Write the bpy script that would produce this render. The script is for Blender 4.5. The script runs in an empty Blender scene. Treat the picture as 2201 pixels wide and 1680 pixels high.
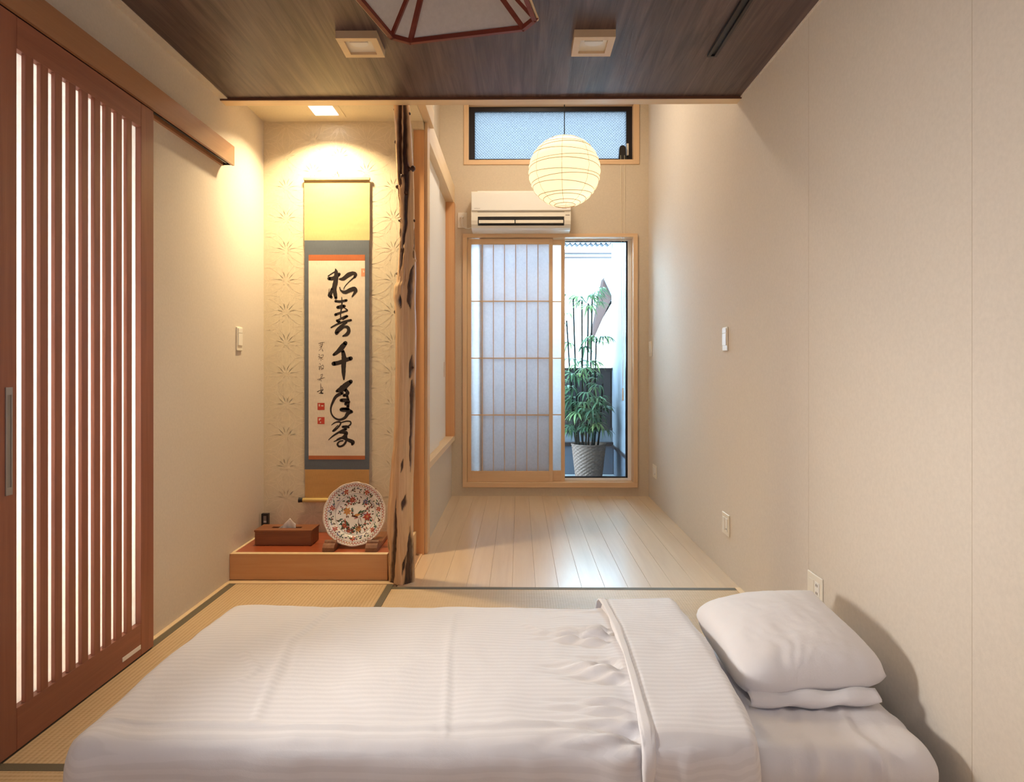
import bpy, bmesh, math, random
from mathutils import Vector, Matrix, noise
C = bpy.context.scene.collection
S = bpy.context.scene
R = math.radians
PI = math.pi
random.seed(7)

# ------------------------------------------------------------------ camera
cam = bpy.data.cameras.new('camera')
cam.sensor_fit = 'HORIZONTAL'; cam.sensor_width = 36.0
cam.lens = 1450.0 / 2201.0 * 36.0
cam.shift_y = -53.0 / 2201.0
cam.clip_start = 0.05; cam.clip_end = 200
co = bpy.data.objects.new('camera', cam); C.objects.link(co)
co.location = (0, 0, 1.085); co.rotation_euler = (R(90), 0, 0.01)
S.camera = co
# ------------------------------------------------------------------ view
S.view_settings.view_transform = 'Standard'
S.view_settings.look = 'None'
S.view_settings.gamma = 1.0
S.view_settings.use_curve_mapping = False
S.view_settings.exposure = 1.4
S.cycles.max_bounces = 10; S.cycles.diffuse_bounces = 6; S.cycles.glossy_bounces = 4
S.cycles.transmission_bounces = 6; S.cycles.transparent_max_bounces = 12
S.cycles.sample_clamp_indirect = 4.0
# ------------------------------------------------------------------ world: pale overcast sky
SKY = 11.0
w = bpy.data.worlds.new('world'); S.world = w; w.use_nodes = True
bg = w.node_tree.nodes['Background']
bg.inputs[0].default_value = (0.71, 0.86, 1.0, 1); bg.inputs[1].default_value = SKY

def light(name, kind, loc, rot, energy, color, **kw):
    l = bpy.data.lights.new(name, kind); l.energy = energy; l.color = color
    for k, v in kw.items(): setattr(l, k, v)
    o = bpy.data.objects.new(name, l); o.location = loc; o.rotation_euler = rot
    C.objects.link(o); return o
WARM = (1.0, 0.72, 0.40)
# hazy sun beyond the neighbouring house
_sd = Vector((math.sin(R(7)) * math.cos(R(37)), math.cos(R(7)) * math.cos(R(37)), math.sin(R(37))))
sun = light('hazy_sun', 'SUN', (2, 12, 9), (0, 0, 0), 4.6, (0.60, 0.81, 1.0), angle=R(34))
sun.rotation_euler = _sd.to_track_quat('Z', 'Y').to_euler()
# recessed lamp of the alcove
light('alcove_lamp', 'AREA', (-1.07, 3.61, 2.480), (0, 0, 0), 6.6, (1.0, 0.78, 0.46), shape='DISK', size=0.10, spread=R(130))
# bulb in the paper lantern
light('lantern_bulb', 'POINT', (0.30, 4.45, 2.40), (0, 0, 0), 0.95, (1.0, 0.86, 0.66), shadow_soft_size=0.04)
# unseen fill light added above the beam to lift the plank-floored end
light('far_fill_light', 'AREA', (0.15, 4.6, 3.42), (0, 0, 0), 7.5, (1.0, 0.86, 0.68), shape='DISK', size=0.35)
# unseen overhead fill added near the camera to lift the general brightness
light('near_fill_light', 'AREA', (-0.3, 0.35, 2.38), (0, 0, 0), 3.5, (1.0, 0.95, 0.91), shape='DISK', size=0.5)
# bedside wall lamp beside the slatted door
light('bedside_lamp', 'AREA', (-1.38, 1.60, 0.88), (0, R(-90), 0), 3.4, (1.0, 0.96, 0.90), shape='RECTANGLE', size=0.30, size_y=0.24, spread=R(95))
# added cool fill from behind the camera, no window stands there
light('rear_fill_light', 'AREA', (0.0, -1.05, 1.45), (R(90), 0, 0), 2.6, (0.72, 0.72, 1.0), shape='RECTANGLE', size=1.9, size_y=1.5)
# corridor lamps behind the slatted door
light('corridor_lamp', 'AREA', (-2.2, 2.45, 0.95), (0, R(-90), 0), 24, (1.0, 0.88, 0.74), shape='RECTANGLE', size=0.9, size_y=0.5)
light('corridor_window', 'AREA', (-2.2, 2.1, 1.35), (0, R(-90), 0), 20, (0.86, 0.92, 1.0), shape='RECTANGLE', size=1.0, size_y=1.6)
# light portals in the two openings
p1 = light('door_portal', 'AREA', (0.26, 5.83, 1.14), (R(-90), 0, 0), 1, (1, 1, 1), shape='RECTANGLE', size=1.42, size_y=2.1)
p1.data.cycles.is_portal = True
p2 = light('window_portal', 'AREA', (0.27, 5.83, 3.03), (R(-90), 0, 0), 1, (1, 1, 1), shape='RECTANGLE', size=1.3, size_y=0.42)
p2.data.cycles.is_portal = True

# ------------------------------------------------------------------ materials
def lin(c):
    return tuple((v / 255 / 12.92 if v / 255 <= .04045 else ((v / 255 + .055) / 1.055) ** 2.4) for v in c) + (1,)

class NT:
    def __init__(s, name):
        s.m = bpy.data.materials.new(name); s.m.use_nodes = True
        s.t = s.m.node_tree; s.b = s.t.nodes['Principled BSDF']; s.out = s.t.nodes['Material Output']
    def n(s, t, **kw):
        x = s.t.nodes.new(t)
        for k, v in kw.items(): setattr(x, k, v)
        return x
    def l(s, a, b): s.t.links.new(a, b)
    def coord(s, scale=(1, 1, 1), rot=(0, 0, 0)):
        tc = s.n('ShaderNodeTexCoord'); mp = s.n('ShaderNodeMapping')
        mp.inputs['Scale'].default_value = scale; mp.inputs['Rotation'].default_value = rot
        s.l(tc.outputs['Object'], mp.inputs['Vector']); return mp.outputs['Vector']
    def noise(s, vec, scale=5, detail=4, rough=.55, dist=0):
        x = s.n('ShaderNodeTexNoise'); x.inputs['Scale'].default_value = scale; x.inputs['Detail'].default_value = detail
        x.inputs['Roughness'].default_value = rough; x.inputs['Distortion'].default_value = dist
        s.l(vec, x.inputs['Vector']); return x.outputs['Fac']
    def ramp(s, fac, stops):
        x = s.n('ShaderNodeValToRGB'); e = x.color_ramp.elements
        while len(e) < len(stops): e.new(.5)
        for q, (p, c) in zip(e, stops): q.position = p; q.color = c
        s.l(fac, x.inputs['Fac']); return x.outputs['Color']
    def math(s, op, a, b=None):
        x = s.n('ShaderNodeMath', operation=op)
        for i, v in enumerate((a, b)):
            if v is None: continue
            if isinstance(v, (int, float)): x.inputs[i].default_value = v
            else: s.l(v, x.inputs[i])
        return x.outputs[0]
    def bump(s, h, strength=.2, dist=.001):
        x = s.n('ShaderNodeBump'); x.inputs['Strength'].default_value = strength; x.inputs['Distance'].default_value = dist
        s.l(h, x.inputs['Height']); s.l(x.outputs['Normal'], s.b.inputs['Normal'])

def plain(name, c, rough=.5, metal=0, spec=.5, bump=0, bscale=200):
    k = NT(name); k.b.inputs['Base Color'].default_value = lin(c); k.b.inputs['Roughness'].default_value = rough
    k.b.inputs['Metallic'].default_value = metal; k.b.inputs['Specular IOR Level'].default_value = spec
    if bump: k.bump(k.noise(k.coord(), bscale, 3), bump, .002)
    return k.m
def wood(name, c1, c2, axis='y', rough=.45, grain=1.0, bump=.12, spec=.4, vary=0, coat=0, contrast=(.3, .72)):
    k = NT(name)
    sc = {'x': (1.2, 22, 22), 'y': (22, 1.2, 22), 'z': (22, 22, 1.2)}[axis]
    v = k.coord(tuple(q * grain for q in sc))
    a = k.noise(v, 1.0, 5, .6, 1.2)
    fs = {'x': (4, 260, 260), 'y': (260, 4, 260), 'z': (260, 260, 4)}[axis]
    f = k.noise(k.coord(fs), 1.0, 2, .5)
    mixf = k.math('ADD', k.math('MULTIPLY', a, .8), k.math('MULTIPLY', f, .2))
    col = k.ramp(mixf, [(contrast[0], lin(c1)), (contrast[1], lin(c2))])
    if vary:
        oi = k.n('ShaderNodeObjectInfo'); hs = k.n('ShaderNodeHueSaturation')
        k.l(k.math('ADD', k.math('MULTIPLY', oi.outputs['Random'], vary), 1 - vary / 2), hs.inputs['Value'])
        k.l(col, hs.inputs['Color']); col = hs.outputs['Color']
    k.l(col, k.b.inputs['Base Color'])
    k.b.inputs['Roughness'].default_value = rough; k.b.inputs['Specular IOR Level'].default_value = spec
    k.b.inputs['Coat Weight'].default_value = coat; k.b.inputs['Coat Roughness'].default_value = .15
    if bump: k.bump(mixf, bump, .002)
    return k.m
def paperwall(name, c, bump=.16):
    k = NT(name); v = k.coord()
    n1 = k.noise(v, 420, 3, .6); n2 = k.noise(v, 90, 3, .6)
    c0 = tuple(q * .97 for q in c)
    k.l(k.ramp(n2, [(.3, lin(c0)), (.7, lin(c))]), k.b.inputs['Base Color'])
    k.b.inputs['Roughness'].default_value = .75; k.b.inputs['Specular IOR Level'].default_value = .25
    k.bump(k.math('ADD', n1, n2), bump, .0015); return k.m
def cloth(name, c, stripe=False, rough=.7):
    k = NT(name); v = k.coord()
    k.b.inputs['Base Color'].default_value = lin(c); k.b.inputs['Roughness'].default_value = rough
    k.b.inputs['Sheen Weight'].default_value = .15; k.b.inputs['Specular IOR Level'].default_value = .25
    n1 = k.noise(v, 700, 2); n2 = k.noise(v, 22, 4, .6)
    h = k.math('ADD', k.math('MULTIPLY', n1, .25), n2)
    if stripe:
        sx = k.n('ShaderNodeSeparateXYZ'); k.l(v, sx.inputs[0])
        t = k.math('SUBTRACT', sx.outputs['Y'], sx.outputs['Z'])
        st = k.math('SINE', k.math('MULTIPLY', t, 2 * PI / .021))
        st = k.math('MULTIPLY', k.math('ADD', st, 1), .5)
        c2 = tuple(q * .975 for q in c)
        k.l(k.ramp(st, [(.4, lin(c2)), (.6, lin(c))]), k.b.inputs['Base Color'])
        k.l(k.ramp(st, [(.4, (.75, .75, .75, 1)), (.6, (.55, .55, .55, 1))]), k.b.inputs['Roughness'])
    k.bump(h, .35, .004); return k.m
def translucent(name, c, tr=.5, rough=.8):
    k = NT(name); d = k.n('ShaderNodeBsdfDiffuse'); t = k.n('ShaderNodeBsdfTranslucent'); m = k.n('ShaderNodeMixShader')
    v = k.coord(); n = k.noise(v, 60, 4, .65)
    col = k.ramp(n, [(.3, lin(tuple(q * .96 for q in c))), (.7, lin(c))])
    k.l(col, d.inputs[0]); k.l(col, t.inputs[0]); m.inputs[0].default_value = tr
    k.l(d.outputs[0], m.inputs[1]); k.l(t.outputs[0], m.inputs[2]); k.l(m.outputs[0], k.out.inputs[0]); return k.m
def glasspane(name, tint=(235, 245, 248), refl=.06):
    k = NT(name); tr = k.n('ShaderNodeBsdfTransparent'); g = k.n('ShaderNodeBsdfGlossy'); m = k.n('ShaderNodeMixShader')
    tr.inputs[0].default_value = lin(tint); g.inputs['Roughness'].default_value = .02
    lw = k.n('ShaderNodeFresnel'); lw.inputs[0].default_value = 1.45
    k.l(lw.outputs[0], m.inputs[0]); k.l(tr.outputs[0], m.inputs[1]); k.l(g.outputs[0], m.inputs[2])
    k.l(m.outputs[0], k.out.inputs[0]); return k.m
def emit(name, c, s):
    k = NT(name); k.b.inputs['Base Color'].default_value = (.8, .8, .8, 1)
    k.b.inputs['Emission Color'].default_value = c + (1,); k.b.inputs['Emission Strength'].default_value = s * .6; return k.m

M = {}
M['wall'] = paperwall('beige_wallpaper', (217, 207, 194))
M['wall_far'] = paperwall('beige_wallpaper_far', (212, 196, 172))
M['alcove'] = paperwall('alcove_wallpaper', (222, 208, 180), .15)
M['relief'] = plain('embossed_wallpaper', (240, 226, 200), .22, spec=.9)
M['seam'] = plain('wallpaper_seam', (196, 182, 164), .8)
M['white'] = plain('white_plastic', (236, 232, 224), .35)
M['ivory'] = plain('ivory_plastic', (232, 224, 208), .35)
M['greyplastic'] = plain('grey_plastic', (150, 140, 130), .45)
M['black'] = plain('black_plastic', (22, 20, 22), .4)
M['darkmetal'] = plain('dark_sash', (34, 28, 32), .35, .3)
M['alu'] = plain('white_aluminium', (244, 246, 248), .35)
M['steel'] = plain('brushed_steel', (172, 166, 164), .35, .8)
M['floorwood'] = wood('maple_plank', (205, 176, 142), (222, 197, 164), 'y', .30, .5, .04, .9, .05, .25)
M['hinoki'] = wood('pale_cypress', (222, 192, 150), (236, 212, 174), 'x', .4, .6, .06)
M['hinoki_y'] = wood('pale_cypress_lengthwise', (222, 192, 150), (236, 212, 174), 'y', .4, .6, .06)
M['daylit_side'] = wood('daylit_board_side', (218, 182, 138), (232, 200, 158), 'z', .4, .6, .06)  # side of the amber board, daylight put into its paler colour
M['shojiwood'] = wood('shoji_cypress', (216, 178, 136), (230, 196, 156), 'z', .45, .6, .06)
M['shojiwood_x'] = wood('shoji_cypress_cross', (216, 178, 136), (230, 196, 156), 'x', .45, .6, .06)
M['orange'] = wood('amber_board', (202, 144, 96), (222, 172, 122), 'z', .4, .45, .08)
M['fascia'] = wood('alcove_fascia', (196, 140, 92), (216, 168, 120), 'x', .42, .35, .06)
M['redwood'] = wood('red_zelkova', (132, 58, 34), (186, 98, 60), 'x', .28, .5, .05, .5, 0, .3)
M['doorwood'] = wood('red_brown_door', (140, 86, 66), (164, 104, 80), 'z', .42, 1.2, .06)
M['doorwood_y'] = wood('red_brown_rail', (140, 86, 66), (164, 104, 80), 'y', .42, 1.2, .06)
M['railwood'] = wood('pale_track_cover', (158, 112, 82), (184, 136, 100), 'y', .35, .5, .06)
M['lampwood'] = wood('rosewood_rib', (106, 42, 30), (132, 58, 42), 'x', .35, 1, .04)
M['lighttrim'] = wood('light_trim', (214, 186, 146), (228, 202, 164), 'x', .4, .6, .05)
M['tissuewood'] = wood('walnut_box', (112, 66, 44), (150, 96, 62), 'x', .4, .9, .05)
M['standwood'] = wood('stand_wood', (104, 64, 44), (150, 102, 72), 'y', .4, .9, .05)
M['ceil'] = wood('dark_stained_ceiling', (64, 49, 46), (106, 84, 80), 'y', .42, 1.1, .9, .4, 0, 0, (.35, .65))
M['edgewood'] = wood('brown_edge', (96, 62, 46), (120, 82, 62), 'x', .5, .6, .06)
M['shoji'] = translucent('shoji_paper', (238, 236, 238), .74)
M['acrylic'] = translucent('frosted_acrylic', (244, 244, 242), .4)
M['fusuma'] = plain('white_fusuma_paper', (236, 231, 224), .8, bump=.06)
M['shade'] = translucent('lamp_shade_panel', (226, 222, 222), .35)
M['glass'] = glasspane('clear_glass')
M['figured'] = translucent('figured_glass', (78, 84, 89), .62)
M['diffuser'] = emit('alcove_diffuser', (1.0, .97, .9), 3.0)
M['sheet'] = cloth('white_sheet', (234, 232, 235))
M['duvet'] = cloth('white_satin_stripe', (232, 230, 233), True)
M['concrete'] = plain('terrace_slab', (112, 120, 124), .8, bump=.2, bscale=60)
M['terrace_light'] = plain('pale_render', (92, 100, 110), .7, bump=.2, bscale=120)
M['terrace_grey'] = plain('grey_render', (62, 72, 86), .7, bump=.2, bscale=120)
M['bluewhite'] = plain('white_building_wall', (176, 181, 186), .7)
M['fence'] = wood('dark_fence', (22, 23, 27), (30, 31, 37), 'z', .6, 1, .1)
M['roofbrown'] = plain('brown_gable', (58, 46, 44), .8, spec=.05)
M['leaf'] = None

def mk_leaf():
    k = NT('palm_leaf'); oi = k.n('ShaderNodeObjectInfo')
    col = k.ramp(oi.outputs['Random'], [(0, lin((44, 72, 54))), (.6, lin((76, 108, 78))), (1, lin((110, 130, 80)))])
    d = k.n('ShaderNodeBsdfTranslucent'); k.l(col, d.inputs[0]); k.l(col, k.b.inputs['Base Color']); k.b.inputs['Roughness'].default_value = .5; k.b.inputs['Specular IOR Level'].default_value = .08
    m = k.n('ShaderNodeMixShader'); m.inputs[0].default_value = .25
    k.l(k.b.outputs[0], m.inputs[1]); k.l(d.outputs[0], m.inputs[2]); k.l(m.outputs[0], k.out.inputs[0]); return k.m
M['leaf'] = mk_leaf()
M['cane'] = plain('palm_cane', (22, 28, 26), .8, spec=.05, bump=.3, bscale=40)
M['basket'] = plain('woven_basket', (104, 84, 74), .7, bump=.3, bscale=300)
M['soil'] = plain('potting_soil', (50, 42, 36), .9, bump=.5, bscale=80)

def mk_tatami(name, axis):
    k = NT(name); v = k.coord(); sx = k.n('ShaderNodeSeparateXYZ'); k.l(v, sx.inputs[0])
    a, b = ('X', 'Y') if axis == 'y' else ('Y', 'X')
    t = k.math('SINE', k.math('MULTIPLY', sx.outputs[a], 2 * PI / .0158))       # weft ridges
    t = k.math('MULTIPLY', k.math('ADD', t, 1), .5)
    r = k.math('SINE', k.math('MULTIPLY', sx.outputs[b], 2 * PI / .012))
    r = k.math('MULTIPLY', k.math('ADD', r, 1), .5)
    n = k.noise(v, 30, 4, .6); n2 = k.noise(v, 500, 2)
    h = k.math('ADD', k.math('MULTIPLY', t, .75), k.math('MULTIPLY', r, .25))
    f = k.math('ADD', k.math('MULTIPLY', h, .6), k.math('MULTIPLY', n, .4))
    f = k.math('ADD', k.math('MULTIPLY', f, .8), k.math('MULTIPLY', n2, .2))
    k.l(k.ramp(f, [(.18, lin((180, 148, 106))), (.55, lin((208, 181, 142)))]), k.b.inputs['Base Color'])
    k.b.inputs['Roughness'].default_value = .5; k.b.inputs['Specular IOR Level'].default_value = .45
    k.bump(h, .5, .002); return k.m
M['tatami_y'] = mk_tatami('rush_lengthwise', 'y'); M['tatami_x'] = mk_tatami('rush_crosswise', 'x')
M['heri'] = plain('tatami_border', (104, 94, 74), .7, bump=.4, bscale=400)

def mk_log():
    k = NT('polished_log'); at = k.n('ShaderNodeAttribute', attribute_name='bark')
    v = k.coord((26, 26, 1.3)); a = k.noise(v, 1, 5, .6, 1.0); f = k.noise(k.coord((140, 140, 6)), 1, 3)
    g = k.math('ADD', k.math('MULTIPLY', a, .75), k.math('MULTIPLY', f, .25))
    base = k.ramp(g, [(.3, lin((188, 138, 94))), (.68, lin((232, 198, 154)))])
    bark = k.ramp(f, [(.3, lin((34, 18, 12))), (.75, lin((104, 62, 42)))])
    mx = k.n('ShaderNodeMix', data_type='RGBA'); k.l(at.outputs['Fac'], mx.inputs[0]); k.l(base, mx.inputs[6]); k.l(bark, mx.inputs[7])
    k.l(mx.outputs[2], k.b.inputs['Base Color']); k.b.inputs['Roughness'].default_value = .3
    k.b.inputs['Coat Weight'].default_value = .25; k.b.inputs['Coat Roughness'].default_value = .2
    k.bump(g, .2, .003); return k.m
M['log'] = mk_log()
M['knot'] = wood('dark_knot', (44, 24, 16), (104, 64, 42), 'z', .35, 3, .1)
# scroll and plate
def silk(name, c, rough=.6):
    k = NT(name); v = k.coord((300, 40, 40)); n = k.noise(v, 1, 2); n2 = k.noise(k.coord((2, 2, 9)), 3, 3)
    f = k.math('ADD', k.math('MULTIPLY', n, .5), k.math('MULTIPLY', n2, .5))
    k.l(k.ramp(f, [(.3, lin(tuple(q * .9 for q in c))), (.7, lin(c))]), k.b.inputs['Base Color'])
    k.b.inputs['Roughness'].default_value = rough; k.bump(n, .2, .001); return k.m
M['cream'] = silk('cream_silk', (208, 184, 128)); M['blue'] = silk('blue_grey_silk', (98, 106, 116))
M['rust'] = silk('rust_brocade', (188, 106, 60)); M['washi'] = silk('calligraphy_paper', (236, 222, 202))
M['cream_shaded'] = silk('shaded_cream_silk', (206, 160, 98)); M['ink'] = plain('ink', (38, 27, 22), .6)  # lower silk is the cream silk, its weaker light put into a browner colour
M['inkthin'] = plain('pale_ink', (92, 74, 62), .6); M['seal'] = plain('seal_red', (196, 66, 48), .6)
M['sealpale'] = plain('seal_orange', (220, 150, 110), .6); M['roller'] = plain('ivory_roller', (222, 192, 124), .35)
M['porcelain'] = plain('porcelain', (232, 228, 224), .12); M['pred'] = plain('enamel_red', (176, 76, 58), .25)
M['pgreen'] = plain('enamel_green', (58, 88, 66), .25); M['pblue'] = plain('enamel_blue', (104, 104, 138), .25)
M['pbrown'] = plain('enamel_brown', (96, 58, 44), .25); M['pgold'] = plain('enamel_gold', (196, 138, 76), .25)
M['tissue'] = plain('tissue_paper', (244, 240, 232), .9)
M['cord'] = plain('pale_cord', (232, 220, 190), .6); M['blackcord'] = plain('black_cord', (20, 18, 18), .5)
M['ribs'] = plain('bamboo_rib', (150, 108, 52), .6)

def mk_lantern():
    k = NT('lantern_paper'); n = k.noise(k.coord((8, 8, 60)), 4, 4, .7)
    k.l(k.ramp(n, [(.3, (1.0, .86, .66, 1)), (.7, (1.0, .90, .72, 1))]), k.b.inputs['Emission Color'])
    k.b.inputs['Emission Strength'].default_value = 0.13
    k.b.inputs['Base Color'].default_value = lin((250, 240, 215)); k.b.inputs['Roughness'].default_value = .9
    t = k.n('ShaderNodeBsdfTranslucent'); t.inputs[0].default_value = lin((250, 238, 210))
    m = k.n('ShaderNodeMixShader'); m.inputs[0].default_value = .5
    k.l(k.b.outputs[0], m.inputs[1]); k.l(t.outputs[0], m.inputs[2]); k.l(m.outputs[0], k.out.inputs[0]); return k.m
M['lantern'] = mk_lantern()

# ------------------------------------------------------------------ helpers
def obj(name, bm, mat, parent=None, smooth=False):
    me = bpy.data.meshes.new(name)
    if parent is not None:
        off = Vector(parent.location)
        if parent.parent is not None: off = off + Vector(parent.parent.location)
        bmesh.ops.translate(bm, verts=bm.verts, vec=-off)
    if smooth:
        for fc in bm.faces: fc.smooth = True
    bm.to_mesh(me); bm.free(); me.materials.append(mat)
    o = bpy.data.objects.new(name, me); C.objects.link(o)
    if parent is not None: o.parent = parent
    return o
def tag(o, label, cat, group=None, kind=None):
    o['label'] = label; o['category'] = cat
    if group: o['group'] = group
    if kind: o['kind'] = kind
    return o
def thing(name, label, cat, loc=(0, 0, 0), group=None, kind=None):
    o = bpy.data.objects.new(name, None); o.empty_display_size = .05; o.location = loc; C.objects.link(o)
    return tag(o, label, cat, group, kind)
def struct(name, bm, mat, label, cat='wall'):
    return tag(obj(name, bm, mat), label, cat, kind='structure')
def B(): return bmesh.new()
def box(bm, x0, x1, y0, y1, z0, z1, bev=0, seg=1):
    r = bmesh.ops.create_cube(bm, size=1); vs = r['verts']
    for v in vs:
        v.co = Vector((x0 + (v.co.x + .5) * (x1 - x0), y0 + (v.co.y + .5) * (y1 - y0), z0 + (v.co.z + .5) * (z1 - z0)))
    if bev:
        es = list({e for v in vs for e in v.link_edges})
        bmesh.ops.bevel(bm, geom=es, offset=bev, segments=seg, affect='EDGES', clamp_overlap=True)
    return bm
def bx(*a, **k): return box(B(), *a, **k)
def cyl(bm, p0, p1, r0, r1=None, seg=16, caps=True):
    p0 = Vector(p0); p1 = Vector(p1); d = p1 - p0; r1 = r0 if r1 is None else r1
    q = d.to_track_quat('Z', 'Y'); rings = []
    for p, r in ((p0, r0), (p1, r1)):
        rings.append([bm.verts.new(p + q @ Vector((r * math.cos(2 * PI * i / seg), r * math.sin(2 * PI * i / seg), 0))) for i in range(seg)])
    for i in range(seg): bm.faces.new((rings[0][i], rings[0][(i + 1) % seg], rings[1][(i + 1) % seg], rings[1][i]))
    if caps: bm.faces.new(rings[0][::-1]); bm.faces.new(rings[1])
    return bm
def tube(bm, pts, r, seg=8, closed=False):
    pts = [Vector(p) for p in pts]; n = len(pts); rr = r if isinstance(r, (list, tuple)) else [r] * n; rings = []
    for i, p in enumerate(pts):
        a = pts[(i - 1) % n] if (i > 0 or closed) else p; b = pts[(i + 1) % n] if (i < n - 1 or closed) else p
        q = (b - a).to_track_quat('Z', 'Y')
        rings.append([bm.verts.new(p + q @ Vector((rr[i] * math.cos(2 * PI * j / seg), rr[i] * math.sin(2 * PI * j / seg), 0))) for j in range(seg)])
    for i in range(n if closed else n - 1):
        A, D = rings[i], rings[(i + 1) % n]
        for j in range(seg): bm.faces.new((A[j], A[(j + 1) % seg], D[(j + 1) % seg], D[j]))
    if not closed: bm.faces.new(rings[0][::-1]); bm.faces.new(rings[-1])
    return bm
def lathe(bm, prof, c, seg=48, sc=None, closed_top=False):
    rings = []
    for r, z in prof:
        rings.append([bm.verts.new((c[0] + r * (sc(2 * PI * i / seg, r) if sc else 1) * math.cos(2 * PI * i / seg),
                                    c[1] + r * (sc(2 * PI * i / seg, r) if sc else 1) * math.sin(2 * PI * i / seg), c[2] + z)) for i in range(seg)])
    for a, b in zip(rings, rings[1:]):
        for i in range(seg): bm.faces.new((a[i], a[(i + 1) % seg], b[(i + 1) % seg], b[i]))
    return rings
def prism(bm, pts, axis, a0, a1):
    """extrude a polygon of 2D points along an axis"""
    def P(u, v, w): return {'x': (w, u, v), 'y': (u, w, v), 'z': (u, v, w)}[axis]
    A = [bm.verts.new(P(u, v, a0)) for u, v in pts]; D = [bm.verts.new(P(u, v, a1)) for u, v in pts]
    bm.faces.new(A); bm.faces.new(D[::-1])
    for i in range(len(pts)):
        j = (i + 1) % len(pts); bm.faces.new((A[i], D[i], D[j], A[j]))
    bmesh.ops.recalc_face_normals(bm, faces=bm.faces); return bm
def slab(axis, a0, a1, us, vs, holes=()):
    """wall slab with rectangular holes: cells on a (u,v) grid, welded; axis x: u=y v=z, axis y: u=x v=z, axis z: u=x v=y"""
    U = sorted(set(us) | {q for h in holes for q in h[:2]}); V = sorted(set(vs) | {q for h in holes for q in h[2:]})
    bm = B(); cache = {}
    def P(u, v, w):
        key = (u, v, w)
        if key not in cache: cache[key] = bm.verts.new({'x': (w, u, v), 'y': (u, w, v), 'z': (u, v, w)}[axis])
        return cache[key]
    def full(i, j):
        if not (0 <= i < len(U) - 1 and 0 <= j < len(V) - 1): return False
        cu, cv = (U[i] + U[i + 1]) / 2, (V[j] + V[j + 1]) / 2
        return not any(h[0] < cu < h[1] and h[2] < cv < h[3] for h in holes)
    for i in range(len(U) - 1):
        for j in range(len(V) - 1):
            if not full(i, j): continue
            u0, u1, v0, v1 = U[i], U[i + 1], V[j], V[j + 1]
            bm.faces.new([P(u0, v0, a0), P(u1, v0, a0), P(u1, v1, a0), P(u0, v1, a0)])
            bm.faces.new([P(u0, v0, a1), P(u0, v1, a1), P(u1, v1, a1), P(u1, v0, a1)])
            for di, dj, (s, e) in ((-1, 0, ((u0, v0), (u0, v1))), (1, 0, ((u1, v0), (u1, v1))), (0, -1, ((u0, v0), (u1, v0))), (0, 1, ((u0, v1), (u1, v1)))):
                if not full(i + di, j + dj): bm.faces.new([P(*s, a0), P(*e, a0), P(*e, a1), P(*s, a1)])
    bmesh.ops.recalc_face_normals(bm, faces=bm.faces); return bm
def copy_tree(o, parent=None):
    c = o.copy(); C.objects.link(c)
    if parent is not None: c.parent = parent
    for ch in list(o.children): copy_tree(ch, c)
    return c

# ------------------------------------------------------------------ the room
XL, XR, YT, YB = -1.465, 1.085, 3.86, 5.65
HM, HF = 2.40, 3.45
fl = struct('floor', bx(-3.0, 1.25, -1.3, 5.8, -.14, -.03), M['hinoki'], 'sub-floor under the tatami mats and the maple planks', 'floor')
PW = .1137; px0 = -.60; k = 0
x = px0
while x < XR - .01:
    x1 = min(x + PW, XR)
    obj('plank', bx(x + .0003, x1 - .0003, 3.315, YB, -.03, 0, bev=.0008), M['floorwood'], fl); x = x1
struct('wall_left', slab('x', XL - .12, XL, (-1.2, 3.98), (-.03, 2.7), [(1.86, 2.52, -.03, 2.04)]), M['wall'], 'plain beige wallpapered wall holding the slatted door')
wr = struct('wall_right', slab('x', XR, XR + .12, (-1.2, YB + .15), (-.03, HF + .1)), M['wall'], 'long plain beige wallpapered wall beside the pillow')
obj('wallpaper_seam', bx(XR - .0004, XR + .001, 2.5355, 2.5370, 0, HM), M['seam'], wr)
obj('wallpaper_seam', bx(XR - .0004, XR + .001, 1.6250, 1.6265, 0, HM), M['seam'], wr)
struct('wall_back', slab('y', YB, YB + .15, (-.8, XR), (-.03, HF + .1), [(-.468, .992, .074, 2.192), (-.46, 1.007, 2.773, 3.30)]), M['wall_far'], 'far wall with the shoji window and the air conditioner')
struct('wall_rear', slab('y', -1.32, -1.2, (XL - .12, XR + .12), (-.03, 2.7)), M['wall'], 'beige wall at the entrance end of the room')
struct('ceiling', bx(XL, XR, -1.2, 3.30, HM, HM + .08), M['ceil'], 'dark stained wood-grain ceiling over the tatami room', 'ceiling')
struct('wall_header', bx(XL, XR, 3.30, 3.362, HM + .02, HF + .1), M['wall'], 'wall above the beam between tatami room and alcove')
t1 = struct('trim_1', bx(XL, XR, 3.299, 3.363, 2.388, HM + .02, bev=.001), M['hinoki'], 'slim pale cypress beam across the end of the dark ceiling', 'trim')
struct('trim_2', bx(XL, -1.428, -1.2, 3.299, HM - .004, HM + .02), M['wall'], 'narrow wallpapered strip where ceiling meets the left wall', 'trim')
struct('trim_3', bx(XR - .006, XR, -1.2, 3.299, HM - .006, HM + .01), M['wall'], 'thin pale strip where ceiling meets the long right wall', 'trim')
struct('trim_12', bx(XL, XR, 3.293, 3.2985, 2.3885, HM + .02), M['edgewood'], 'thin brown edge board closing the dark ceiling', 'trim')
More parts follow.
